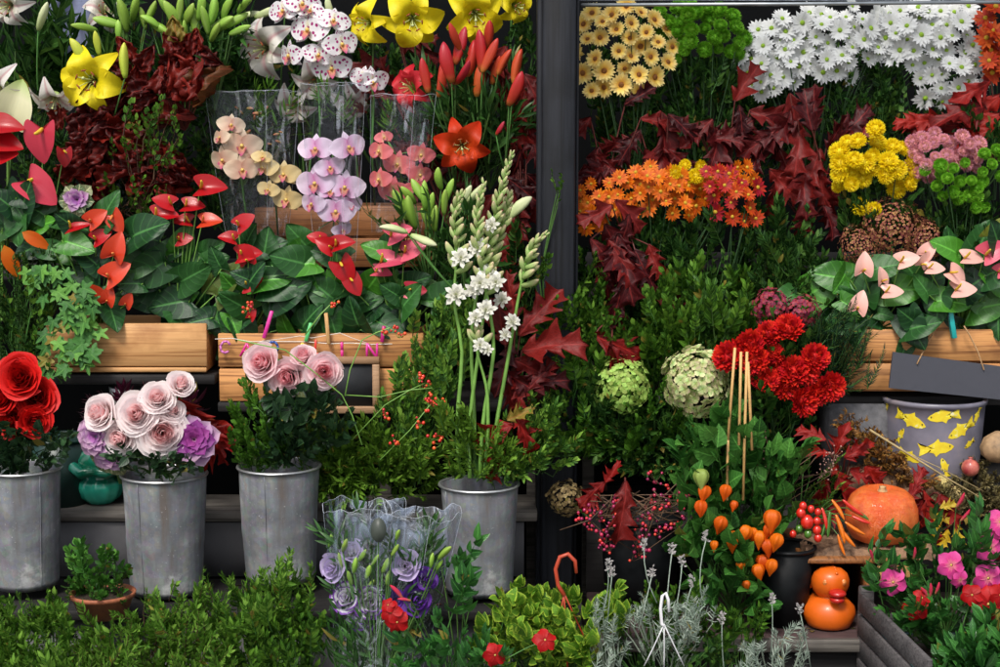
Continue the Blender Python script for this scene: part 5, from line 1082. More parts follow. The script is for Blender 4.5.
kale('small dusky kale between the anthuriums under the copper leaves', 78, 200, .0, 32, P_kaf, G_kale, 0, .1, 20)
# ================================================================== lilies
RG = np.random.default_rng(81)
gl = 'open lilies'
for key, px, py, y, s_, dx, dz, col_, lb in (('ly', 95, 80, .12, 66, -.1, -.05, 0, 'open yellow lily at the left above the copper leaves'), ('ly', 412, 17, .2, 60, .1, -.3, 0, 'open yellow lily in the middle of the top edge'), ('ly', 474, 12, .2, 58, .15, -.35, 0, 'open yellow lily nearest the post on the top edge'), ('ly', 372, 22, .22, 46, -.7, -.2, 0, 'yellow lily turned sideways beside the spotted orchid'), ('ly', 512, 4, .24, 40, .6, -.4, 0, 'yellow lily partly cut off at the top beside the post'),
        ('lo', 462, 145, .12, 54, .0, -.1, 0, 'orange red open lily above the tuberoses'), ('lr', 415, 88, .2, 46, -.6, .1, 0, 'crimson lily opening to the left of the red buds'), ('lw', 268, 48, .26, 60, -.4, -.1, 0, 'white lily facing left beside the spotted orchid'), ('lw', 55, 92, .14, 46, .1, -1.3, 0, 'white lily nodding downwards at the left'), ('lw', 8, 85, .12, 58, -.7, -.5, 0, 'blush white lily cut off by the left edge'),
        ('lw', 12, 4, .2, 44, -.2, -.3, 0, 'white lily in the top left corner'), ('lw', 315, 78, .3, 44, .1, -.5, 0, 'white lily showing behind the lilac orchid sleeve'), ('lw', 350, 100, .3, 40, .3, -.6, 0, 'white lily showing behind the coral orchid sleeve'), ('lw', 104, 14, .3, 40, .3, .3, 0, 'white lily behind the green buds at the top left'), ('lw', 296, 102, .32, 42, -.3, -.6, 0, 'white lily half hidden behind the cellophane top')):
    rt = (px+rr(-12, 12), max(150, py+110), y+.05); c = P(px, py, y); t = thing('lily', lb, 'lily', P(*rt), gl)
    facing(t, 'bloom', key, px, py, y+.01, s_/1.08, dx, dz); b = B(); stalk(b, P(*rt), c+[0, .03, -.0], (0, .02, 0), .003); part('stem', b, stem_g, t)
def buds(label, L, y, root, key, group='stems of lily buds', jy=.04, L0=1.0):
    rt = P(*root); t = thing('lily_bud_stem', label, 'lily buds', rt, group); b = B()
    for (px, py, ln, a) in L:
        d = y-rr(0, jy); a_ = math.radians(a); dr = nrm(np.array([math.cos(a_), rr(-.5, .1), math.sin(a_)])); s = ln*S(d)*L0
        tip = P(px, py, d); base = tip-dr*s*.5
        M = frZ(base, dr, s, rr(0, 6), ref=(0, 1, .01)); k = key[0] if isinstance(key, str) else key[ctr[0] % len(key)]
        inst('bud', var(key if isinstance(key, str) else k), M, t); stalk(b, rt, base, (0, -.01, -.01), .0022)
    part('stem', b, stem_g, t); return t
buds('green lily buds at the top left behind the yellow lily', [(84, 28, 26, 170), (108, 22, 30, 165), (122, 15, 34, 100), (135, 8, 30, 70), (118, 30, 20, 90), (143, 18, 22, 100), (150, 12, 26, 60)], .2, (130, 110, .25), 'bg')
buds('green lily buds in the middle of the top left cluster', [(160, 28, 26, -30), (172, 18, 38, 115), (180, 8, 26, 80), (188, 14, 26, 60), (195, 22, 32, 95), (165, 8, 24, 120), (150, 22, 22, 150), (200, 6, 28, 80), (185, 30, 20, 90)], .18, (180, 110, .23), 'bg')
buds('green lily buds at the right of the top left cluster', [(220, 24, 34, 28), (236, 20, 28, 30), (205, 20, 30, 100), (212, 10, 28, 80), (228, 8, 26, 60), (246, 4, 26, 40), (215, 32, 22, 60), (240, 30, 24, 20)], .18, (215, 110, .23), 'bg')
buds('cream lily bud hanging at the top left corner', [(43, 16, 30, 65)], .15, (38, 90, .2), 'bw')
buds('yellow and green buds around the left yellow lily', [(78, 52, 30, 120), (97, 43, 24, 95), (125, 60, 34, 88)], .11, (110, 130, .15), 'by')
buds('cream green lily buds left of the tuberoses', [(400, 205, 34, 115), (412, 212, 36, 100), (425, 195, 30, 90), (440, 178, 24, 95), (432, 205, 28, 80), (445, 202, 26, 85), (418, 190, 26, 120), (436, 218, 26, 85), (425, 218, 22, 110), (408, 195, 24, 130), (450, 190, 24, 70)], .03, (430, 290, .05), 'bg', jy=.06)
buds('pale lily buds pointing right between the tuberoses', [(475, 192, 30, 45), (520, 208, 32, 40), (424, 240, 28, -20), (393, 230, 28, 170), (466, 195, 22, 60)], -.05, (465, 300, -.02), 'bw', jy=.02)
rb = [(425, 75, 34, 100), (440, 78, 36, 85), (448, 62, 40, 100), (460, 45, 38, 75), (462, 72, 30, 60), (478, 80, 32, 85), (480, 50, 40, 95), (490, 55, 36, 65), (470, 58, 36, 80)]
buds('red lily buds at the left of the large red cluster', rb[:5], .15, (455, 150, .2), 'br')
buds('red lily buds at the right of the large red cluster', rb[5:]+[(496, 70, 30, 75), (455, 36, 30, 110), (488, 35, 30, 85), (505, 62, 28, 60)], .15, (480, 150, .2), 'br')
buds('two tall red lily buds beside the timber post', [(518, 66, 34, 75), (515, 88, 36, 70), (500, 128, 16, 60)], .08, (505, 170, .12), 'br')
buds('cream buds at the top behind the spotted orchids', [(268, 12, 28, 20), (290, 4, 22, 60), (330, 8, 24, 100), (250, 14, 22, 10)], .3, (280, 100, .34), 'bw')
# ================================================================== anthuriums
RG = np.random.default_rng(91)
def anth(label, leaves, sp, y, root, big='an'):
    rt = P(*root); t = thing('anthurium', label, 'anthurium', rt, 'potted anthuriums'); b = B()
    for l in list(leaves)+[(l[0]+rr(-14, 14), l[1]+rr(-10, 14), l[2]*rr(.6, .85), rr(0, 360), 'al' if rr(0, 1) < .35 else 'an') for l in leaves]:
        px, py, L, a = l[:4]; k = l[4] if len(l) > 4 else big; L *= rr(.68, .86); d = y-rr(0, .07); flat(t, 'leaf', var(k), px, py, d, L, a+rr(-12, 12), nx=rr(-.8, .8), nz=rr(.1, .8), dep=rr(-.5, .1)); stalk(b, rt, P(px, py, d), (0, -.01, .0), .0022)
    for (px, py, L, a, k, nx, nz, dy_) in sp:
        me = MS[k+str(ctr[0] % 3)]; ctr[0] += 1; d = y-dy_
        flat(t, 'flower', me, px, py, d, L*.78, a, nx=nx, nz=nz, dep=-.15, kids=[('spadix', MS['spado' if k in ('sc',) else 'spad'])]); stalk(b, rt, P(px, py, d)+[0, .004, 0], (0, -.01, 0), .0018)
    part('stems', b, stem_l, t); return t
anth('coral anthurium over the pine crate with trailing ivy', [(75, 295, 50, 70), (88, 270, 52, -80), (62, 240, 44, -20, 'al'), (70, 255, 40, 175, 'al'), (108, 300, 46, -75), (128, 238, 60, 20), (100, 225, 50, 60), (80, 230, 40, 150), (96, 285, 40, -130), (130, 280, 44, -20)],
     [(113, 256, 32, 70, 'sc', .1, .2, .07), (108, 278, 34, 35, 'sc', .2, .5, .07), (90, 292, 24, -10, 'sc', 0, -.2, .07), (106, 302, 22, 70, 'sc', .2, .0, .07), (90, 222, 26, 35, 'sc', .1, .3, .05), (112, 215, 26, -60, 'sc', -.1, 0, .05), (70, 228, 26, 20, 'sr', .2, .9, .05), (95, 240, 24, 30, 'sr', .3, .6, .05), (125, 305, 18, 60, 'sc', 0, 0, .05)], .02, (100, 325, .05))
anth('red anthurium with tall flower stems in the pine crate, nearer its right end', [(165, 262, 60, -150), (175, 265, 60, 5), (175, 285, 70, 195), (215, 295, 54, 60), (190, 300, 52, -160), (160, 240, 50, 180), (200, 255, 44, 40), (215, 310, 46, -80), (150, 300, 46, 170), (175, 312, 44, -60), (145, 260, 50, 200), (225, 275, 46, -40, 'al')],
     [(200, 188, 34, 8, 'sr', .1, .6, .03), (185, 206, 26, 5, 'sr', .1, .9, .03), (172, 204, 26, 160, 'sr', .0, .9, .03), (155, 216, 30, 10, 'sr', .1, .9, .04), (202, 222, 26, 10, 'sc', .1, .9, .04), (178, 240, 20, 10, 'sr', .1, .5, .02), (190, 222, 22, 170, 'sr', .1, .9, .02)], .06, (180, 328, .08))
anth('red anthurium at the left end of the slatted crate', [(225, 330, 56, 85, 'al'), (235, 345, 50, 100), (250, 310, 52, 160), (245, 290, 54, 60), (265, 285, 60, 10), (270, 300, 60, 30), (240, 320, 44, -80), (262, 268, 50, 80), (255, 250, 50, 20), (280, 330, 50, 90), (290, 290, 54, -40)],
     [(238, 226, 26, 35, 'sr', .2, .7, .05), (240, 256, 28, 15, 'sr', .1, .6, .05), (245, 285, 26, 20, 'sr', .1, .4, .06), (248, 262, 24, 100, 'sr', -.1, .4, .06), (235, 240, 22, 160, 'sr', 0, .9, .04), (250, 318, 14, 60, 'sr', 0, .4, .06)], .04, (250, 335, .06))
anth('red anthurium with upright pointed flowers in the middle of the slatted crate', [(310, 265, 60, 175), (315, 262, 50, -165, 'al'), (335, 300, 54, 140), (320, 280, 54, -110), (340, 285, 40, 100, 'al'), (300, 300, 50, -50), (330, 315, 50, -80), (345, 260, 50, 160), (300, 330, 46, 60), (310, 250, 44, 120), (355, 305, 44, 20)],
     [(332, 248, 24, 150, 'sr', -.2, .3, .08), (340, 262, 32, -60, 'sr', .2, -.1, .08), (350, 278, 26, -60, 'sr', .2, .1, .08), (335, 246, 26, 20, 'sr', .1, .8, .08), (322, 240, 20, 160, 'sr', .1, .6, .06)], .04, (320, 335, .06))
anth('anthurium with pink flowers at the right end of the slatted crate', [(365, 292, 48, 50, 'al'), (385, 300, 50, -60), (375, 320, 50, -30), (400, 310, 50, 60), (405, 285, 44, 10), (395, 270, 44, 140), (420, 290, 44, -30, 'al'), (360, 330, 46, 100), (415, 315, 46, 190), (430, 305, 44, 30), (385, 255, 44, 60)],
     [(380, 262, 32, 10, 'sh', .1, .9, .07), (390, 236, 30, 25, 'sh', .1, .5, .07), (404, 252, 30, 20, 'sh', .1, .6, .07), (375, 272, 22, 0, 'sh', .1, .9, .06), (408, 290, 24, 0, 'sk', .2, .2, .06)], .04, (400, 335, .06))
anth('pale pink anthurium at the left end of the right hand crate', [(800, 300, 60, 40, 'al'), (850, 280, 58, 170, 'al'), (862, 300, 52, 75), (880, 320, 40, 160), (885, 290, 56, 0, 'al'), (855, 318, 46, 190), (905, 330, 50, 30), (905, 315, 48, -60), (840, 300, 34, -20, 'al'), (870, 270, 44, 10), (835, 318, 40, -170)],
     [(863, 272, 26, 85, 'sp', .0, .1, .07), (900, 262, 26, 20, 'sp', .0, .7, .07), (885, 292, 24, 5, 'sp', .0, .9, .07), (857, 310, 26, 75, 'sp', -.2, .1, .07), (882, 282, 20, 95, 'sp', .6, 0, .06), (921, 265, 20, 60, 'sp', .5, .2, .06)], .0, (880, 328, .06))
anth('pale pink anthurium at the right end of the right hand crate', [(950, 260, 50, 100), (935, 300, 44, -10, 'al'), (970, 310, 60, 10, 'al'), (985, 300, 54, -40, 'al'), (965, 290, 50, 40), (985, 275, 54, 20), (975, 255, 48, 60), (960, 255, 44, 140, 'al'), (1000, 250, 50, 120), (940, 290, 46, -100), (925, 290, 50, 120), (1005, 320, 50, -150), (965, 330, 40, -80), (990, 240, 40, 60, 'al')],
     [(964, 258, 26, 0, 'sp', .1, .9, .07), (955, 290, 28, 5, 'sp', .0, .8, .08), (950, 272, 26, -35, 'sp', .4, .2, .07), (985, 255, 32, 30, 'sh', .1, .5, .08), (928, 268, 22, 0, 'sp', .1, .8, .07), (925, 255, 22, 60, 'sp', -.4, .3, .05), (998, 272, 20, 30, 'sh', .1, .5, .08)], .0, (960, 328, .06))
anth('rose pink anthurium with two large flowers at the left edge', [(30, 230, 50, 30, 'al'), (50, 240, 50, 200), (45, 215, 46, 160), (20, 215, 50, 60), (60, 220, 44, -20)],
     [(42, 128, 44, -92, 'sk', -.1, .1, .06), (28, 180, 46, -38, 'sk', .6, .0, .06), (64, 150, 22, -85, 'sr', .6, .1, .0)], .08, (45, 270, .1))
anth('scarlet anthurium with flat layered flowers cut off by the left edge', [(5, 190, 50, -60), (20, 200, 50, -100), (0, 230, 50, 20)],
     [(-8, 128, 40, 8, 'sr', .1, .9, .05), (-8, 142, 40, -5, 'sr', .1, .9, .05), (-10, 158, 38, 12, 'sr', .1, .9, .05)], .05, (5, 260, .1))
for px, py, L, a, lb in ((8, 122, 44, 70, 'cream calla like spathe with a green rim at the left edge'), (2, 240, 40, 95, 'pale calla at the left edge below the scarlet anthurium')):
    t = thing('calla_lily', lb, 'calla', P(px, py+80, .1), 'calla lilies'); flat(t, 'spathe', to_mesh(heart(.9, cup=.6, curl=.6), 'spathe', S_yg if py < 200 else P_cal), px, py, .06, L, a, nx=.3, nz=.2)
    b = B(); stalk(b, P(px, py+80, .1), P(px, py, .06), (0, 0, 0), .004); part('stem', b, stem_l, t)
for px, py, L, a, lb in ((4, 245, 40, -70, 'orange strap leaf at the left edge among the small leaves'), (22, 232, 34, -30, 'orange autumn leaf under the rose pink anthurium')):
    t = thing('orange_leaf', lb, 'leaf', P(px, py, .02), 'orange leaves'); flat(t, 'blade', to_mesh(leaf(.4, 'lance', 8, .3, .5, 5), 'blade', P_or), px, py, -.02, L, a)
# ivy
RG = np.random.default_rng(101)
t = thing('ivy', 'light green ivy trailing over the left end of the pine crate', 'ivy', P(75, 320, .02)); b = B(); iv = B(); il = ivy_leaf()
for pth in ([(80, 318), (60, 300), (45, 285), (40, 265)], [(85, 322), (88, 300), (75, 280), (62, 268)], [(88, 320), (82, 332), (72, 345), (55, 358), (42, 362)], [(90, 318), (88, 340), (80, 352), (66, 362)], [(84, 320), (68, 315), (58, 322), (50, 340)]):
    pp_ = [P(x, y, -.045-.02*(i > 0)) for i, (x, y) in enumerate(pth)]; b.add(tube(pp_, .0014, 5))
    for k in range(17):
        f = rr(0, len(pp_)-1.01); i = int(f); c = pp_[i]+(pp_[i+1]-pp_[i])*(f-i)+RG.normal(0, .012, 3)*[1, .4, 1]+[0, -.012, 0]; a = rr(-2.6, -.3)
        iv.add(il, frY(c, (math.cos(a), -.3, math.sin(a)), (rr(-.4, .4), -1, rr(.1, .8)), rr(.040, .058)))
part('leaves', iv, G_ivy, t); part('stems', b, stem_g, t)
# ================================================================== orchids in sleeves
RG = np.random.default_rng(111)
def orchidp(label, pos, key, y, root, path, group='potted orchids in flower'):
    rt = P(*root); t = thing('orchid', label, 'orchid', rt, group); b = B()
    ax = [P(x, yy, y+.02) for x, yy in path]; b.add(tube([rt]+ax, .0026, 6))
    for (px, py, s_, dx, dz) in pos:
        d = y-rr(0, .02); k = key if isinstance(key, str) else key[ctr[0] % 2]
        M = frZ(P(px, py, d-rr(0, .02)), (dx+rr(-.35, .35), -1, dz+rr(-.25, .2)), s_*S(d), rr(-.25, .25)); inst('bloom', var(k), M @ Matrix.Scale(1.2, 4) if False else M @ scl(1.2), t)
        i = int(np.argmin([np.linalg.norm(q-P(px, py, d)) for q in ax])); stalk(b, ax[i], P(px, py, d)+[0, .006, 0], (0, 0, .006), .0014)
    part('stem', b, stem_g, t); return t
orchidp('spotted white and purple phalaenopsis orchid above the sleeves', [(284, 12, 30, -.4, .1), (302, 5, 32, -.1, .3), (309, 31, 36, -.1, .1), (333, 22, 30, .2, .2), (341, 45, 32, .3, .0), (291, 56, 30, -.8, -.1), (318, 56, 28, .1, .3), (332, 69, 34, .1, -.1), (310, 12, 26, .2, .4)], 'ow', .18, (318, 205, .3), [(320, 120), (318, 80), (315, 50), (310, 20), (300, 0)])
orchidp('spotted orchid bloom turned sideways between two sleeves', [(372, 82, 30, .6, -.2), (362, 78, 24, -.5, .2)], 'ow', .2, (375, 205, .3), [(372, 150), (374, 100), (371, 84)])
orchidp('cream orchid at the left side of the first sleeve', [(231, 126, 24, .1, .1), (242, 146, 34, .2, .1), (221, 138, 20, -.6, 0), (224, 160, 28, -.2, -.1), (242, 170, 30, .2, -.2), (249, 160, 18, .7, 0)], 'ob', .14, (250, 235, .2), [(244, 200), (240, 165), (234, 140), (228, 120)])
orchidp('yellow cream orchid at the right side of the first sleeve', [(264, 168, 26, .0, .0), (284, 175, 28, .2, .1), (287, 200, 28, .1, -.2), (268, 190, 20, -.3, -.1), (262, 158, 18, .2, .3)], 'oc', .15, (278, 235, .2), [(276, 205), (276, 185), (272, 165)])
orchidp('lilac orchid with a magenta heart in the middle sleeve', [(316, 150, 32, -.3, .1), (348, 148, 32, .3, .1), (330, 168, 26, 0, .2), (316, 184, 36, -.2, .0), (345, 188, 34, .2, .0), (336, 212, 34, .0, -.2), (313, 204, 26, -.4, -.2), (350, 205, 22, .5, 0), (342, 230, 18, .1, -.4), (310, 238, 14, 0, -.4), (330, 192, 26, 0, .1)], 'ol', .1, (332, 245, .2), [(334, 220), (332, 190), (332, 160), (336, 140)])
orchidp('coral pink orchid in the right hand sleeve', [(380, 152, 24, -.3, .1), (398, 165, 28, .1, .0), (421, 155, 24, .3, .0), (380, 180, 24, -.4, -.1), (394, 192, 30, .0, -.1), (419, 175, 24, .3, -.1), (406, 200, 20, .1, -.3), (384, 138, 16, 0, .4), (414, 188, 18, .2, -.2)], 'oo', .12, (402, 235, .2), [(402, 205), (402, 180), (396, 155), (386, 138)])
t = thing('orchid', 'green shoots and small rosy buds above the orchid blooms in the cellophane', 'orchid', P(262, 200, .22), 'potted orchids in flower')
lb_ = B(); sb_ = B(); fill(lb_, sb_, [(262, 110, 26, 26, .24, 260, 180), (330, 118, 26, 20, .24, 330, 180), (400, 115, 26, 22, .24, 400, 180)], 'lily', dens=.25, size=.8); part('leaves', lb_, G_mid, t)
bb_ = B()
for k in range(14): bb_.add(remat(bud(.4), 0), frZ(P(rr(235, 300), rr(95, 150), .2), (rr(-1, 1), -.3, rr(-.3, 1)), rr(.012, .026)))
part('buds', bb_, petalmat('bud_rosy', [(0, (.3, .35, .08)), (1, (.55, .12, .12))]), t)
me_, mt2 = new_mat('film_edge_glint'); n_ = N(mt2)
n_('OutputMaterial', None, Surface=n_('MixShader', None, i0=.4, i1=n_('BsdfTransparent').outputs[0], i2=n_('BsdfPrincipled', None, Base_Color=(.75, .8, .9), Roughness=.25).outputs[0]).outputs[0]); M_edge = me_
def sleeve(label, top, bot, y, wt, name='cellophane_sleeve', grp='clear cellophane sleeves', seed=0, mat=None, h=40, flare=.03, dep=.055, tear=.002):
    """open sleeve: top=(px centre,py,half px), bot the same"""
    r = np.random.default_rng(seed); ph = r.uniform(0, 6, 8)
    t = thing(name, label, 'cellophane sleeve', P(bot[0], bot[1], y), grp)
    A, Z = P(top[0], top[1], y), P(bot[0], bot[1], y); s = S(y)
    def fn(u, v):
        th = u*pi*.995; hw = (bot[2]+(top[2]-bot[2])*v**.8)*s; cx = Z[0]+(A[0]-Z[0])*v
        wr = 1+.02*np.sin(5*th+ph[0]+3*v)+.010*np.sin(11*th+ph[1]-5*v)*v+.006*np.sin(23*th+ph[2]+9*v)
        x = np.sin(th)*hw*wr; yy = -np.sign(np.cos(th))*np.abs(np.cos(th))**.8*dep*wr*(.5+.5*v)
        z = Z[2]+(A[2]-Z[2])*v+tear*np.sin(3*th+ph[3])*v**6+tear*.6*np.sin(7*th+ph[4])*v**6+tear*.4*np.sin(13*th+ph[5])*v**8
        return cx+x, y+yy, z
    part('film', grid(fn, 81, h), mat or M_film, t)
    for uu, nm in ((None, 'rim'), (.5, 'seam'), (-.5, 'seam'), (.12, 'seam')):
        if uu is None: x_, y_, z_ = fn(np.linspace(-1, 1, 81), np.ones(81))
        else: x_, y_, z_ = fn(np.full(30, uu), np.linspace(0, 1, 30)); y_ = y_-.001
        part(nm, tube(np.stack([x_, y_, z_], -1), (.0004 if uu else .00045), 4), M_edge, t)  # pale tubes along rim and seams, added as bright highlight lines
    return t
sleeve('clear cellophane sleeve around the cream orchids', (251, 91, 46), (258, 236, 30), .16, 0, seed=1)
sleeve('clear cellophane sleeve around the lilac orchid', (333, 84, 32), (336, 262, 19), .08, 0, seed=2, dep=.06)
sleeve('clear cellophane sleeve around the coral orchid', (404, 95, 32), (396, 232, 24), .13, 0, seed=3)
# ================================================================== tuberoses
RG = np.random.default_rng(121)
tb = bud(.34); star = B()
for i in range(20): star.add(leaf(.46, 'obov', 5, .25, .7-.06*i, 3), rotz(i*2.4+rr(-.2, .2)) @ tr(0, .02, 0) @ rotx(.1+.06*i) @ scl(.52-.012*i))
star.add(lathe([(.02, -.9), (.035, -.5), (.06, -.15), (.07, 0)], 8)); star_me = to_mesh(star.tpl(), 'bloom', P_tub); tbm = to_mesh(tb, 'bud', T_bud)
def tuberose(label, base, pth, fl_from, y, n=22, tipw=1., opens=(), stempx=4.2):
    rt = P(*base); t = thing('tuberose', label, 'tuberose', rt, 'tuberoses in the vase'); pts = [rt]+[P(x, yy, y) for x, yy in pth]; 
    ts = np.linspace(0, 1, len(pts)); tt = np.linspace(0, 1, 16); pp_ = np.stack([np.interp(tt, ts, np.array(pts)[:, k]) for k in range(3)], -1)
    pp_ = np.concatenate([pp_[:1], (pp_[:-2]+2*pp_[1:-1]+pp_[2:])/4, pp_[-1:]])
    r0 = stempx*S(y)*.5; part('stem', tube(pp_, np.linspace(r0*1.15, r0*.35, 16), 8), stem_l, t)
    n = int(n*1.5)
    for k in range(n):
        f = k/(n-1); q = fl_from+(1-fl_from)*f; c = np.array([np.interp(q, tt, pp_[:, j]) for j in range(3)]); d0 = nrm(pp_[-1]-pp_[-4]); a = k*2.4
        d = nrm(d0*(.75+.5*f)+np.array([math.cos(a), math.sin(a)*.8-.1, 0])*(.75-.3*f)); L = (.046-.029*f)*rr(.85, 1.15)
        inst('bud', tbm, frZ(c, d, L, a, ref=(0, 1, .01)), t)
    for (px, py, s_) in opens:
        d = y-.03; c = P(px, py, d); M = frZ(c, (rr(-.5, .5), -1, rr(-.1, .5)), s_*1.12*S(d)); inst('bloom', star_me, M, t)
    return t
tuberose('tallest tuberose stem with a long tip of green buds', (470, 478, -.24), [(468, 430), (476, 370), (486, 300), (490, 240), (500, 190), (512, 155)], .55, -.2, 30, opens=[(478, 248, 22), (487, 275, 22), (492, 225, 16)])
tuberose('tuberose stem leaning left with large white open flowers', (460, 478, -.24), [(456, 420), (464, 350), (452, 300), (458, 255), (452, 210), (462, 195)], .6, -.22, 20, opens=[(461, 258, 22), (456, 295, 24), (473, 290, 18)])
tuberose('tuberose stem leaning right with narrow cream buds', (490, 478, -.24), [(495, 430), (508, 360), (516, 310), (524, 270), (530, 245), (545, 236)], .6, -.2, 16, opens=[(512, 322, 18), (505, 335, 14)])
tuberose('tuberose in the middle with pink tipped buds', (480, 478, -.24), [(482, 420), (496, 350), (488, 300), (478, 250), (476, 215), (484, 185)], .52, -.23, 26, opens=[(480, 283, 22), (496, 282, 20), (486, 310, 22), (476, 318, 18)])
tuberose('tuberose at the back with dusty pink buds', (475, 478, -.2), [(474, 400), (470, 340), (478, 280), (498, 240), (506, 210), (510, 195)], .55, -.17, 22, opens=[(502, 300, 18)])
tuberose('short tuberose stem with small white flower at its side', (484, 478, -.24), [(488, 440), (488, 390), (476, 350), (478, 330)], .8, -.24, 8, opens=[(480, 345, 16), (488, 350, 12)])
# rose hip vine
def vine(label, paths, clusters, y, r=.0012, mat=stem_l, bm=berry, br_=.0042, name='berry_spray', cat='berry spray', grp='berry sprays', n=9, sp=.012):
    t = thing(name, label, cat, P(paths[0][0][0], paths[0][0][1], y), grp); b = B()
    for p_ in paths: b.add(tube([P(x, yy, y-.0+rr(-.01, .01)) for x, yy in p_], r, 5))
    for (x, yy) in clusters:
        c = P(x, yy, y); g = B()
        for k in range(n):
            d = c+RG.normal(0, sp, 3)*[1, .6, 1]; g.add(ball(br_*rr(.7, 1.15), 8, 6), tr(*d)); b.add(tube(bez(c+[0, 0, -.008], d, (0, 0, -.003), 3), r*.5, 3, cap=False))
        part('berry_cluster', g, bm, t)
    part('twigs', b, mat, t); return t
vine('arching bare twig with rose hips crossing the letter garland', [[(238, 340), (285, 350), (318, 375), (342, 395), (352, 415), (362, 445)], [(345, 396), (350, 370), (362, 340), (378, 332), (390, 328)], [(305, 335), (320, 315), (330, 305)]], [(384, 332), (394, 328), (398, 334), (333, 303), (250, 305), (246, 308)], -.29, .0016, n=5, sp=.006)
vine('light green rose hip stems spreading over the willowy foliage', [(345, 395), (385, 395), (425, 385)] and [[(345, 395), (380, 397), (410, 390), (425, 383)], [(352, 440), (385, 405), (410, 390), (432, 388)], [(380, 460), (410, 430), (430, 405)]], [(425, 382), (432, 396), (428, 404), (436, 402), (420, 378), (388, 412), (442, 440), (434, 436), (395, 442), (420, 424)], -.24, .0013, n=6, sp=.007)
vine('wiry twigs of small pink berries in the dark bucket', [[(640, 555), (600, 530), (585, 515)], [(640, 555), (650, 520), (700, 490)], [(640, 555), (620, 510), (600, 495)], [(640, 555), (690, 520), (700, 505)], [(640, 555), (660, 500), (680, 480)], [(640, 555), (640, 530), (632, 560)], [(610, 500), (590, 520), (560, 530)]]+[[(rr(590, 690), rr(490, 530)) for _ in range(3)] for _ in range(30)],
     [(594, 525), (600, 515), (612, 508), (622, 500), (605, 540), (600, 535), (608, 548), (640, 535), (645, 525), (640, 545), (646, 512), (655, 498), (670, 500), (680, 508), (676, 492), (640, 555), (690, 500), (658, 508), (590, 510), (685, 540), (660, 530), (675, 525), (656, 478), (610, 525), (582, 520)], -.24, .0012, stem_b, berry_p, .0045, n=8, sp=.011)
vine('fine brown seed twigs between the physalis and the red peppers', [[(780, 500), (770, 460), (765, 430)], [(785, 500), (800, 460), (820, 450)], [(790, 500), (830, 475), (835, 455)]]+[[(rr(750, 790), rr(470, 500)), (rr(755, 830), rr(440, 480))] for _ in range(16)], [(830, 462), (822, 470), (835, 452), (760, 445), (775, 460)], -.25, .0010, stem_b, plain('seed_pink', (.35, .18, .15), .7), .0022, n=14, sp=.012)
# ================================================================== physalis, peppers, fruits
t = thing('physalis_plant', 'physalis plant with orange paper lanterns tied to bamboo canes', 'physalis', P(735, 620, -.3)); lb_ = B(); sb_ = B()
fill(lb_, sb_, [(715, 450, 34, 34, -.24, 735, 600), (712, 425, 20, 14, -.22, 735, 600), (770, 455, 18, 30, -.2, 745, 600), (710, 510, 26, 44, -.26, 735, 620), (725, 565, 40, 34, -.3, 735, 620), (760, 520, 20, 44, -.2, 745, 600), (735, 600, 36, 20, -.32, 735, 620), (790, 465, 30, 16, -.24, 760, 560), (720, 470, 50, 60, -.18, 735, 600), (690, 540, 18, 30, -.28, 720, 620)], 'phys', dens=.75, size=.9, droop=.5, cam=.6)
part('foliage', lb_, G_phys, t); part('stems', sb_, stem_g, t)
ph = lathe([(1e-4, 0), (.16, -.02), (.30, -.10), (.39, -.26), (.41, -.42), (.34, -.64), (.18, -.88), (.06, -1.1), (1e-4, -1.2)], 40, lambda a, v: .86+.22*np.abs(np.cos(2.5*a))**2.5+.02*np.sin(9*a+8*v)); phm = to_mesh(ph, 'lantern', P_phy)
for (px, py, s_, g_) in ((701, 507, 14, 0), (723, 524, 15, 0), (732, 540, 18, 0), (748, 533, 15, 0), (727, 491, 13, 0), (706, 492, 14, 0), (701, 477, 17, 1), (773, 519, 19, 0), (760, 538, 15, 0), (752, 534, 13, 0), (767, 546, 15, 0), (779, 541, 15, 0), (762, 562, 15, 0), (773, 566, 14, 0), (757, 571, 14, 0), (742, 565, 10, 0), (735, 505, 9, 0), (715, 545, 9, 0), (770, 530, 12, 0), (746, 585, 9, 0)):
    d = -.37-rr(0, .03); M = np.eye(4); s = 1.15*s_*S(d); M = frZ(P(px, py-s_*.5, d), nrm((rr(-.35, .35), rr(-.2, .3), 1)), s, rr(0, 6), ref=(0, 1, .01)); o = inst('lantern', phm if not g_ else to_mesh(ph, 'lantern', P_hg), M, t)
for i, (x0, y0, x1, y1) in enumerate(((735, 348, 728, 440), (741, 352, 739, 445), (747, 352, 743, 500), (748, 362, 752, 450), (728, 440, 727, 500))):
    part('cane', tube([P(x0, y0, -.32), P((x0+x1)/2, (y0+y1)/2, -.32), P(x1, y1, -.32)], .0034, 8), plain('bamboo_'+str(i), (.55, .33, .12), .5, .2), t)
t = thing('ornamental_pepper', 'red and orange chilli peppers pointing down beside the pumpkin', 'chilli plant', P(815, 520, -.28)); b = B()
pep = bud(.22); 
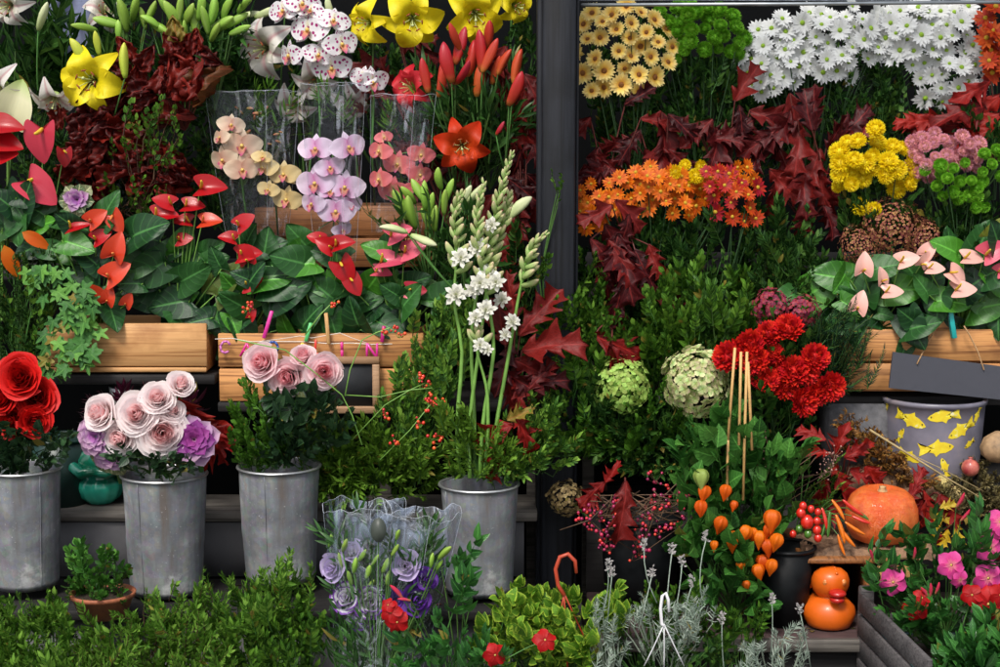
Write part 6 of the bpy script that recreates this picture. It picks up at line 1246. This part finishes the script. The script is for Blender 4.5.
for (px, py, L, a, c_) in ((836, 515, 30, -75, 0), (838, 525, 28, -50, 0), (845, 522, 24, -30, 0), (838, 535, 22, -70, 0), (830, 512, 26, -95, 1), (848, 508, 24, -30, 1), (826, 520, 22, -110, 1), (843, 500, 26, -35, 2), (822, 508, 22, -80, 2), (852, 516, 20, -20, 2), (832, 500, 24, -60, 0)):
    a_ = math.radians(a); d = -.33; M = frZ(P(px, py, d), nrm((math.cos(a_), -.2, math.sin(a_))), L*S(d), rr(0, 6), ref=(0, 1, .01)) @ scl(.8, .8, 1); 
    inst('chilli', to_mesh(pep, 'chilli', (plain('pepper_orange', (.72, .17, .01), .25, .1, coat=.4), plain('pepper_green', (.05, .14, .02), .25, .2, coat=.4), plain('pepper_red', (.55, .02, .01), .25, .1, coat=.4))[c_]) if True else None, M, t); stalk(b, P(815, 520, -.28), P(px, py, d), (0, 0, .01), .0015)
part('stems', b, stem_g, t)
t = thing('ornamental_pepper', 'round red and green peppers over the rim of the black bucket', 'chilli plant', P(795, 535, -.3)); b = B(); g1 = B(); g2 = B()
for k, (px, py, r_) in enumerate(((807, 522, 7.5), (801, 513, 5.5), (817, 530, 5), (799, 529, 4), (803, 506, 4.5), (817, 521, 4.5), (793, 534, 4), (808, 534, 4.5), (818, 512, 4), (811, 509, 4), (818, 538, 4.5))):
    d = -.34; part('pepper', xf(ball(r_*S(d)*.9, 14, 9, 1.15), tr(*P(px, py, d))), (plain('pepper_gloss_%d' % k, (.55, .02, .01) if k % 4 != 3 else (.06, .16, .02), .2, .15, coat=.5)), t); stalk(b, P(795, 535, -.3), P(px, py-3, d), (0, 0, .008), .0014)
part('stems', b, stem_g, t)
solo('pomegranate', xf(lathe([(1e-4, 0), (.5, .08), (.85, .4), (1, .9), (.9, 1.4), (.6, 1.75), (.25, 1.9), (.2, 2.0), (.28, 2.15), (.1, 2.1), (1e-4, 2.05)], 24), tr(*P(970, 476, -.16)) @ scl(9*S(-.16))), plain('pomegranate_skin', (.42, .04, .06), .4, .4, 40, coat=.2, col2=(.6, .18, .12)), 'small pinkish red pomegranate right of the fish bucket', 'pomegranate')
for px, py, r_, c_, lb in ((955, 495, 11, (.5, .38, .16), 'small tan gourd behind the pumpkin leaves'), (997, 445, 17, (.30, .19, .10), 'brown knobbly dried gourd at the right edge'), (942, 482, 9, (.5, .4, .14), 'yellowish gourd half hidden below the fish bucket')):
    solo('gourd', xf(lathe([(1e-4, 0), (.5, .05), (.9, .4), (1, .85), (.8, 1.4), (.4, 1.7), (.15, 1.85), (1e-4, 1.87)], 24, lambda a, v: 1+.05*np.cos(7*a)), tr(*P(px, py+r_, -.14)) @ scl(r_*S(-.14))), plain('gourd_'+str(px), c_, .7, .35, 60, .5), lb, 'gourd', 'small gourds')
solo('wrapping_paper', xf(grid(lambda u, v: (u*.06+.01*np.sin(9*v), .02*np.cos(4*u), v*.22), 15, 15), tr(*P(75, 60, .45))), plain('blue_grey_paper', (.16, .18, .28), .8, .2), 'blue grey wrapping paper glimpsed behind the lilies at the top left', 'wrapping paper')
# dried petals and leaves heap
RG = np.random.default_rng(131)
def heap(label, ells, kd, **k): return bunch('dried_flower_heap', label, 'dried flowers', ells, kd, group='heaps of dried flowers', stem=stem_b, **k)
heap('heap of curled ochre petals in front of the concrete block', [(865, 440, 36, 16, -.1, 870, 460), (885, 458, 24, 12, -.12, 885, 470), (905, 472, 26, 10, -.13, 905, 480), (850, 425, 20, 10, -.1, 850, 440), (930, 480, 20, 10, -.14, 920, 490)], 'dry', dens=3.2, droop=.3, size=.75)
heap('heap of dull green and brown dried leaves at the right edge', [(985, 490, 34, 26, -.12, 985, 520), (955, 490, 26, 16, -.13, 960, 510), (975, 465, 20, 10, -.1, 975, 480), (1000, 505, 20, 20, -.14, 1000, 520), (950, 505, 24, 14, -.16, 950, 530)], 'drygreen+dry', dens=4., droop=.3, size=.6)
b = B(); b.add(tube([P(870, 430, -.16), P(905, 452, -.18), (P(950, 480, -.19)), P(985, 500, -.2)], [.003, .0028, .002, .001], 6)); b.add(tube([P(905, 452, -.18), P(940, 468, -.17), P(985, 492, -.17)], .0012, 5)); solo('dry_stalk', b, plain('straw_stalk', (.35, .26, .12), .8, .3), 'long dry straw coloured stalk lying over the dried petals', 'stalk')
t = thing('autumn_leaves', 'yellow and orange autumn leaves under the mandevilla buds', 'leaves', P(950, 540, -.25))
for (x, y_, L, a) in ((932, 515, 22, -20), (950, 508, 24, -60), (957, 525, 24, -80), (937, 520, 20, -100), (963, 518, 20, -30), (948, 530, 20, -100), (940, 508, 18, 20)): flat(t, 'leaf', to_mesh(oak(ctr[0], .8, .03, 3), 'leaf', Y_leaf if ctr[0] % 3 else R_bright), x, y_, -.27, L, a, nx=rr(-.4, .4), nz=.4); ctr[0] += 1
# ================================================================== foreground
RG = np.random.default_rng(141)
GF = 'green shrubs along the front'
def shrub(label, ells, kd, **k):
    t = bunch('shrub', label, 'shrub', ells, kd, group=GF, **k); return t
shrub('light green shrub in the bottom left corner', [(60, 612, 16, 20, -.5, 55, 700), (35, 635, 60, 38, -.52, 40, 720), (-10, 620, 30, 24, -.5, 0, 720), (20, 670, 70, 30, -.58, 30, 740)], 'willd+pistm', dens=2.3, size=.85)
shrub('light green shrub in front of the large blush rose vase', [(130, 640, 66, 34, -.54, 130, 720), (185, 615, 34, 30, -.52, 160, 720), (110, 665, 60, 20, -.6, 110, 740), (195, 660, 50, 30, -.58, 190, 740), (205, 590, 12, 22, -.5, 195, 700), (150, 608, 14, 16, -.52, 150, 700)], 'willd+pistm', dens=2.2, size=.85, stem=stem_b)
shrub('taller shrub tips in front of the pink rose vase', [(260, 600, 32, 36, -.5, 260, 720), (295, 590, 20, 36, -.48, 280, 720), (235, 625, 30, 30, -.54, 240, 720)], 'willd+pistm', dens=2.2, size=.85)
shrub('dark shrub left of the cellophane bouquet', [(285, 640, 45, 40, -.5, 285, 740), (310, 620, 20, 30, -.5, 300, 720), (265, 660, 60, 26, -.56, 260, 740)], 'pistm+box', dens=1.4)
shrub('bushy bright green succulent in the small terracotta pot', [(95, 565, 36, 34, -.43, 100, 608), (90, 545, 28, 24, -.43, 98, 600), (110, 580, 26, 18, -.46, 104, 605)], 'jade', dens=1.3, droop=-.2)
shrub('lime green variegated shrub under the rust coloured hanger', [(515, 600, 32, 28, -.52, 530, 690), (555, 590, 26, 18, -.5, 540, 680), (490, 625, 24, 26, -.54, 510, 700), (545, 625, 44, 34, -.56, 540, 700), (585, 615, 24, 30, -.54, 560, 690), (625, 600, 16, 22, -.5, 600, 680), (570, 650, 30, 22, -.58, 560, 700)], 'lime', dens=1.35)
shrub('dark rounded leaves under the white hanger', [(690, 650, 40, 22, -.58, 680, 700), (640, 655, 34, 20, -.58, 650, 700), (725, 640, 26, 18, -.55, 715, 700)], 'roundd', dens=1.5)
def lav(label, ells, heads):
    t = bunch('silver_lavender', label, 'lavender', ells, 'silver', stem=plain('stem_silver'+str(ctr[0]), (.3, .36, .28), .7), group='silver leaved lavender plants', dens=.8, size=.72, droop=-.3, cam=.5, jit=.8)
    b = B(); lm_ = petalmat('lavender_head'+str(ctr[0]), [(0, (.4, .42, .36)), (1, (.58, .52, .55))], .15)
    for (x, y_) in heads:
        g = B(); c = P(x, y_, -.62); b.add(tube(bez(P(x+rr(-14, 14), y_+55, -.6), c, (rr(-.01, .01), 0, .0), 5), .0013, 5))
        for k in range(26): q = c+np.array([rr(-.005, .005), rr(-.005, .005), rr(-.006, .018)]); g.add(leaf(.5, 'ovate', 3), frY(q, (rr(-1, 1), -.5, rr(0, 1.4)), (0, -1, .3), .009))
        part('flower_head', g, lm_, t)
    part('flower_stems', b, G_silver, t); ctr[0] += 1
lav('silver lavender plant around the white hanger', [(668, 620, 42, 30, -.58, 668, 690), (645, 600, 22, 20, -.56, 655, 680), (695, 602, 20, 20, -.56, 680, 680)], [(644, 548), (672, 552), (706, 540), (682, 565), (692, 585), (652, 575)])
lav('silver lavender plant just right of the rust coloured hanger', [(602, 608, 16, 28, -.6, 608, 700), (614, 645, 22, 26, -.6, 612, 700)], [(608, 568), (612, 575)])
lav('silver lavender plant at the bottom in front of the orange duck', [(768, 648, 38, 26, -.62, 775, 720), (795, 636, 18, 16, -.62, 785, 700)], [(772, 603), (800, 612), (722, 622)])
b = B(); lfall = leaf(.4, 'ovate', 5, .2, .5)
for k in range(46):
    if k % 3: p_ = np.array([rr(-1.2, .05), rr(-.36, -.13), .357])
    else: p_ = np.array([rr(.3, 1.0), rr(-.40, -.1), .301])
    b.add(lfall, frY(p_, (rr(-1, 1), rr(-1, 1), .05), (rr(-.3, .3), rr(-.3, .3), 1), rr(.015, .03)))
solo('fallen_leaves', b, leafmat('leaf_fallen', [(.05, .07, .015), (.16, .10, .03), (.22, .05, .02)], .7), 'small fallen leaves scattered on the lower shelves between the vases', 'leaves', kind='stuff')
# lisianthus bouquet
RG = np.random.default_rng(151)
gl = 'lisianthus flowers in the cellophane bouquet'
for key, px, py, s_, dx, dz, lb in (('li', 370, 602, 32, .2, .25, 'white lisianthus with a violet rim, lowest in the bouquet'), ('li', 347, 597, 30, -.2, .3, 'white lisianthus with a violet rim at the left of the lowest one'), ('ll', 334, 568, 28, -.4, .2, 'pale lilac lisianthus at the left side of the bouquet'), ('lv', 362, 622, 24, .0, -.2, 'violet lisianthus at the bottom of the bouquet'), ('lv', 415, 598, 32, .3, .1, 'deep violet lisianthus on the right behind the red trumpet flowers'), ('lv', 425, 580, 24, .4, .3, 'violet lisianthus at the right edge of the bouquet'), ('ll', 405, 566, 30, .1, .3, 'lilac lisianthus under the crinkled film'), ('ll', 352, 552, 24, .0, .5, 'pale lilac lisianthus behind the green buds'), ('lv', 395, 600, 22, 0, .2, 'small violet lisianthus between the two halves of the bouquet')):
    cut('lisianthus', lb, 'lisianthus', key, px, py, -.52, s_, (375+(px-375)*.25, 690, -.5), dx, dz, gl, lv=1)
buds('green lisianthus buds inside the cellophane bouquet', [(345, 545, 18, 70), (355, 565, 20, 80), (362, 555, 18, 60), (368, 572, 18, 75), (350, 578, 18, 100), (375, 560, 16, 60), (385, 565, 18, 70), (340, 560, 16, 100), (395, 550, 16, 60), (388, 578, 16, 80), (370, 588, 20, 60), (330, 540, 16, 80), (445, 553, 20, 45), (432, 560, 16, 80), (380, 532, 14, 75), (398, 535, 14, 70), (440, 565, 14, 60)], -.52, (378, 690, -.5), 'bg', group='lisianthus buds', L0=1.0)
bunch('bouquet_foliage', 'upright green stems and leaves inside the cellophane bouquet', 'foliage', [(355, 625, 26, 40, -.5, 370, 720), (400, 640, 22, 34, -.5, 385, 720), (375, 580, 40, 40, -.48, 375, 700), (360, 655, 24, 24, -.52, 370, 720), (360, 545, 34, 24, -.5, 375, 660), (415, 555, 30, 24, -.48, 385, 660)], 'lily', dens=.45, size=.75, cam=.0, dy=.03)
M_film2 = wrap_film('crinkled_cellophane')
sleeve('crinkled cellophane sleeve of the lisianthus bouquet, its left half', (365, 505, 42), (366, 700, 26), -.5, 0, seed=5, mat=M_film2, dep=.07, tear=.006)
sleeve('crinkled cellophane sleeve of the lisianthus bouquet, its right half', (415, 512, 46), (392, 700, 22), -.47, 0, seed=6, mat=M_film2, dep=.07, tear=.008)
c = P(378.5, 530, -.575); solo('oval_sticker', xf(lathe([(1e-4, .0006), (1, .0005), (1, 0), (1e-4, 0)], 40), frZ(c, (0, -1, .1), 1) @ scl(8*S(-.57), 12.5*S(-.57), 1)), plain('sticker_grey', (.045, .055, .045), .5), 'plain dark oval sticker on the cellophane bouquet', 'sticker')
# mandevillas
trump = B()
for i in range(5):
    def fn(u, v): hw = .25*np.clip(np.sin(pi*(.14+.86*v)**1.25), 0, 1)**.75; return hw*u+.10*v*v, .05+.45*v, .04+.12*np.abs(u)*hw-.18*v*v+.05*u*v
    trump.add(grid(fn, 7, 7), rotz(i*2*pi/5))
trump.add(lathe([(.10, .06), (.06, -.1), (.03, -.4), (.02, -.55)], 10, mi=0)); trump.add(ball(.05, 8, 5), tr(0, 0, .0), 1)
MS['mp0'] = MS['mp1'] = MS['mp2'] = to_mesh(trump.tpl(), 'bloom', [P_mp, L_yel]); MS['mr0'] = MS['mr1'] = MS['mr2'] = to_mesh(trump.tpl(), 'bloom', [P_mr, L_yel])
MS['mb0'] = to_mesh(bud(.22), 'bud', petalmat('bud_mandevilla', [(0, (.3, .35, .08)), (.4, (.6, .05, .10)), (1, (.65, .02, .08))])); MS['mb1'] = MS['mb2'] = MS['mb0']
def mandev(label, ells, blooms, bds, y, root, key, kd='mand', dens=.55):
    rt = P(*root); t = thing('mandevilla', label, 'mandevilla', rt, 'mandevilla plants'); lb_ = B(); sb_ = B(); fill(lb_, sb_, ells, kd, dens=dens, cam=.3, size=.9)
    for (px, py, s_, dx, dz) in blooms: facing(t, 'bloom', key, px, py, y-.06, s_, dx, dz); stalk(sb_, rt, P(px, py, y-.03), (0, -.02, .02), .0016)
    for (px, py, L, a) in bds:
        a_ = math.radians(a); d = nrm((math.cos(a_), -.25, math.sin(a_))); inst('bud', MS['mb0'], frZ(P(px, py, y-.06)-d*L*S(y)*.5, d, L*S(y), 0, ref=(0, 1, .01)), t); stalk(sb_, rt, P(px, py, y-.05)-d*L*S(y)*.5, (0, 0, .02), .0014)
    part('foliage', lb_, G_mand, t); part('stems', sb_, stem_g, t); return t
mandev('hot pink mandevilla in the lower right corner', [(935, 612, 34, 26, -.52, 945, 660), (915, 585, 20, 18, -.5, 940, 650), (935, 560, 40, 28, -.46, 945, 640), (905, 545, 26, 18, -.46, 930, 640), (975, 550, 30, 34, -.48, 965, 640), (900, 600, 22, 24, -.5, 930, 650), (935, 600, 30, 20, -.5, 940, 650), (880, 575, 16, 12, -.48, 920, 640)],
       [(893, 582, 30, -.1, .1), (951, 565, 30, .1, .2), (990, 548, 32, .2, .2), (988, 578, 32, .1, .0), (1000, 522, 28, .0, .4), (960, 580, 20, .3, -.2), (1002, 530, 24, -.3, .3)], [(871, 555, 14, 110), (914, 553, 14, 90), (960, 500, 18, 70), (965, 515, 16, 60)], -.5, (945, 640, -.5), 'mp')
mandev('dark red mandevilla below the hot pink flowers', [(985, 610, 26, 24, -.5, 960, 660), (920, 615, 18, 14, -.5, 940, 660)], [(916, 608, 28, -.1, .2), (988, 604, 36, .1, .1), (972, 595, 24, -.2, .3), (1000, 595, 26, .3, .2), (922, 598, 20, .2, .4)], [(930, 590, 16, 95), (937, 588, 14, 80), (924, 592, 14, 130)], -.52, (950, 660, -.52), 'mr')
mandev('red mandevilla in front of the cellophane bouquet', [(455, 610, 24, 26, -.58, 450, 700), (440, 645, 34, 26, -.6, 450, 700), (470, 570, 14, 20, -.56, 460, 690), (490, 650, 34, 20, -.6, 470, 700), (410, 655, 20, 16, -.6, 440, 700)], [(391, 612, 24, -.2, .3), (397, 622, 26, .1, -.1), (495, 655, 26, .2, .1), (545, 640, 26, .3, .8), (388, 605, 16, -.3, .6)], [(396, 592, 20, 130), (404, 600, 14, 170)], -.62, (450, 700, -.58), 'mr')
shrub('broad strap leaved plant in the bottom right corner', [(975, 655, 34, 22, -.6, 975, 700), (1000, 635, 24, 20, -.58, 990, 690), (950, 668, 26, 14, -.62, 965, 700)], 'strap', dens=1.2, size=.9)
# ================================================================== camera, light, world
cam = bpy.data.cameras.new('camera'); co = bpy.data.objects.new('camera', cam); COL.objects.link(co)
co.location = CAM; co.rotation_euler = (pi/2-PITCH, 0, 0); cam.lens = 36*FPX/1000; cam.sensor_width = 36; cam.clip_end = 500; cam.clip_start = .05
sc.camera = co
cam.dof.use_dof = True; cam.dof.focus_distance = 3.85; cam.dof.aperture_fstop = 9
w = bpy.data.worlds.new('World'); sc.world = w; w.use_nodes = True; nt = w.node_tree; bg = nt.nodes['Background']
sky = nt.nodes.new('ShaderNodeTexSky'); sky.sky_type = 'NISHITA'; sky.sun_disc = False
EL, RO = math.radians(52), math.radians(200)
sky.sun_elevation = EL; sky.sun_rotation = RO; sky.dust_density = 3; sky.air_density = 1.; hs = nt.nodes.new('ShaderNodeHueSaturation'); hs.inputs['Saturation'].default_value = .4; nt.links.new(sky.outputs[0], hs.inputs['Color']); nt.links.new(hs.outputs[0], bg.inputs[0]); bg.inputs[1].default_value = .095
sl = bpy.data.lights.new('sun', 'SUN'); sl.energy = 1.5; sl.angle = math.radians(14); sl.color = (1, .95, .87); so = bpy.data.objects.new('sun', sl); COL.objects.link(so)
# the sun stands behind the camera, a little to the left and high
sd = Vector((math.sin(RO)*math.cos(EL), math.cos(RO)*math.cos(EL), math.sin(EL)))
so.rotation_euler = sd.to_track_quat('Z', 'Y').to_euler(); so.location = (0, -3, 4)
sc.view_settings.view_transform = 'Standard'; sc.view_settings.look = 'None'; sc.view_settings.gamma = 1; sc.view_settings.exposure = .95
sc.cycles.transparent_max_bounces = 16; sc.cycles.max_bounces = 6; sc.cycles.diffuse_bounces = 4; sc.cycles.caustics_reflective = False; sc.cycles.caustics_refractive = False
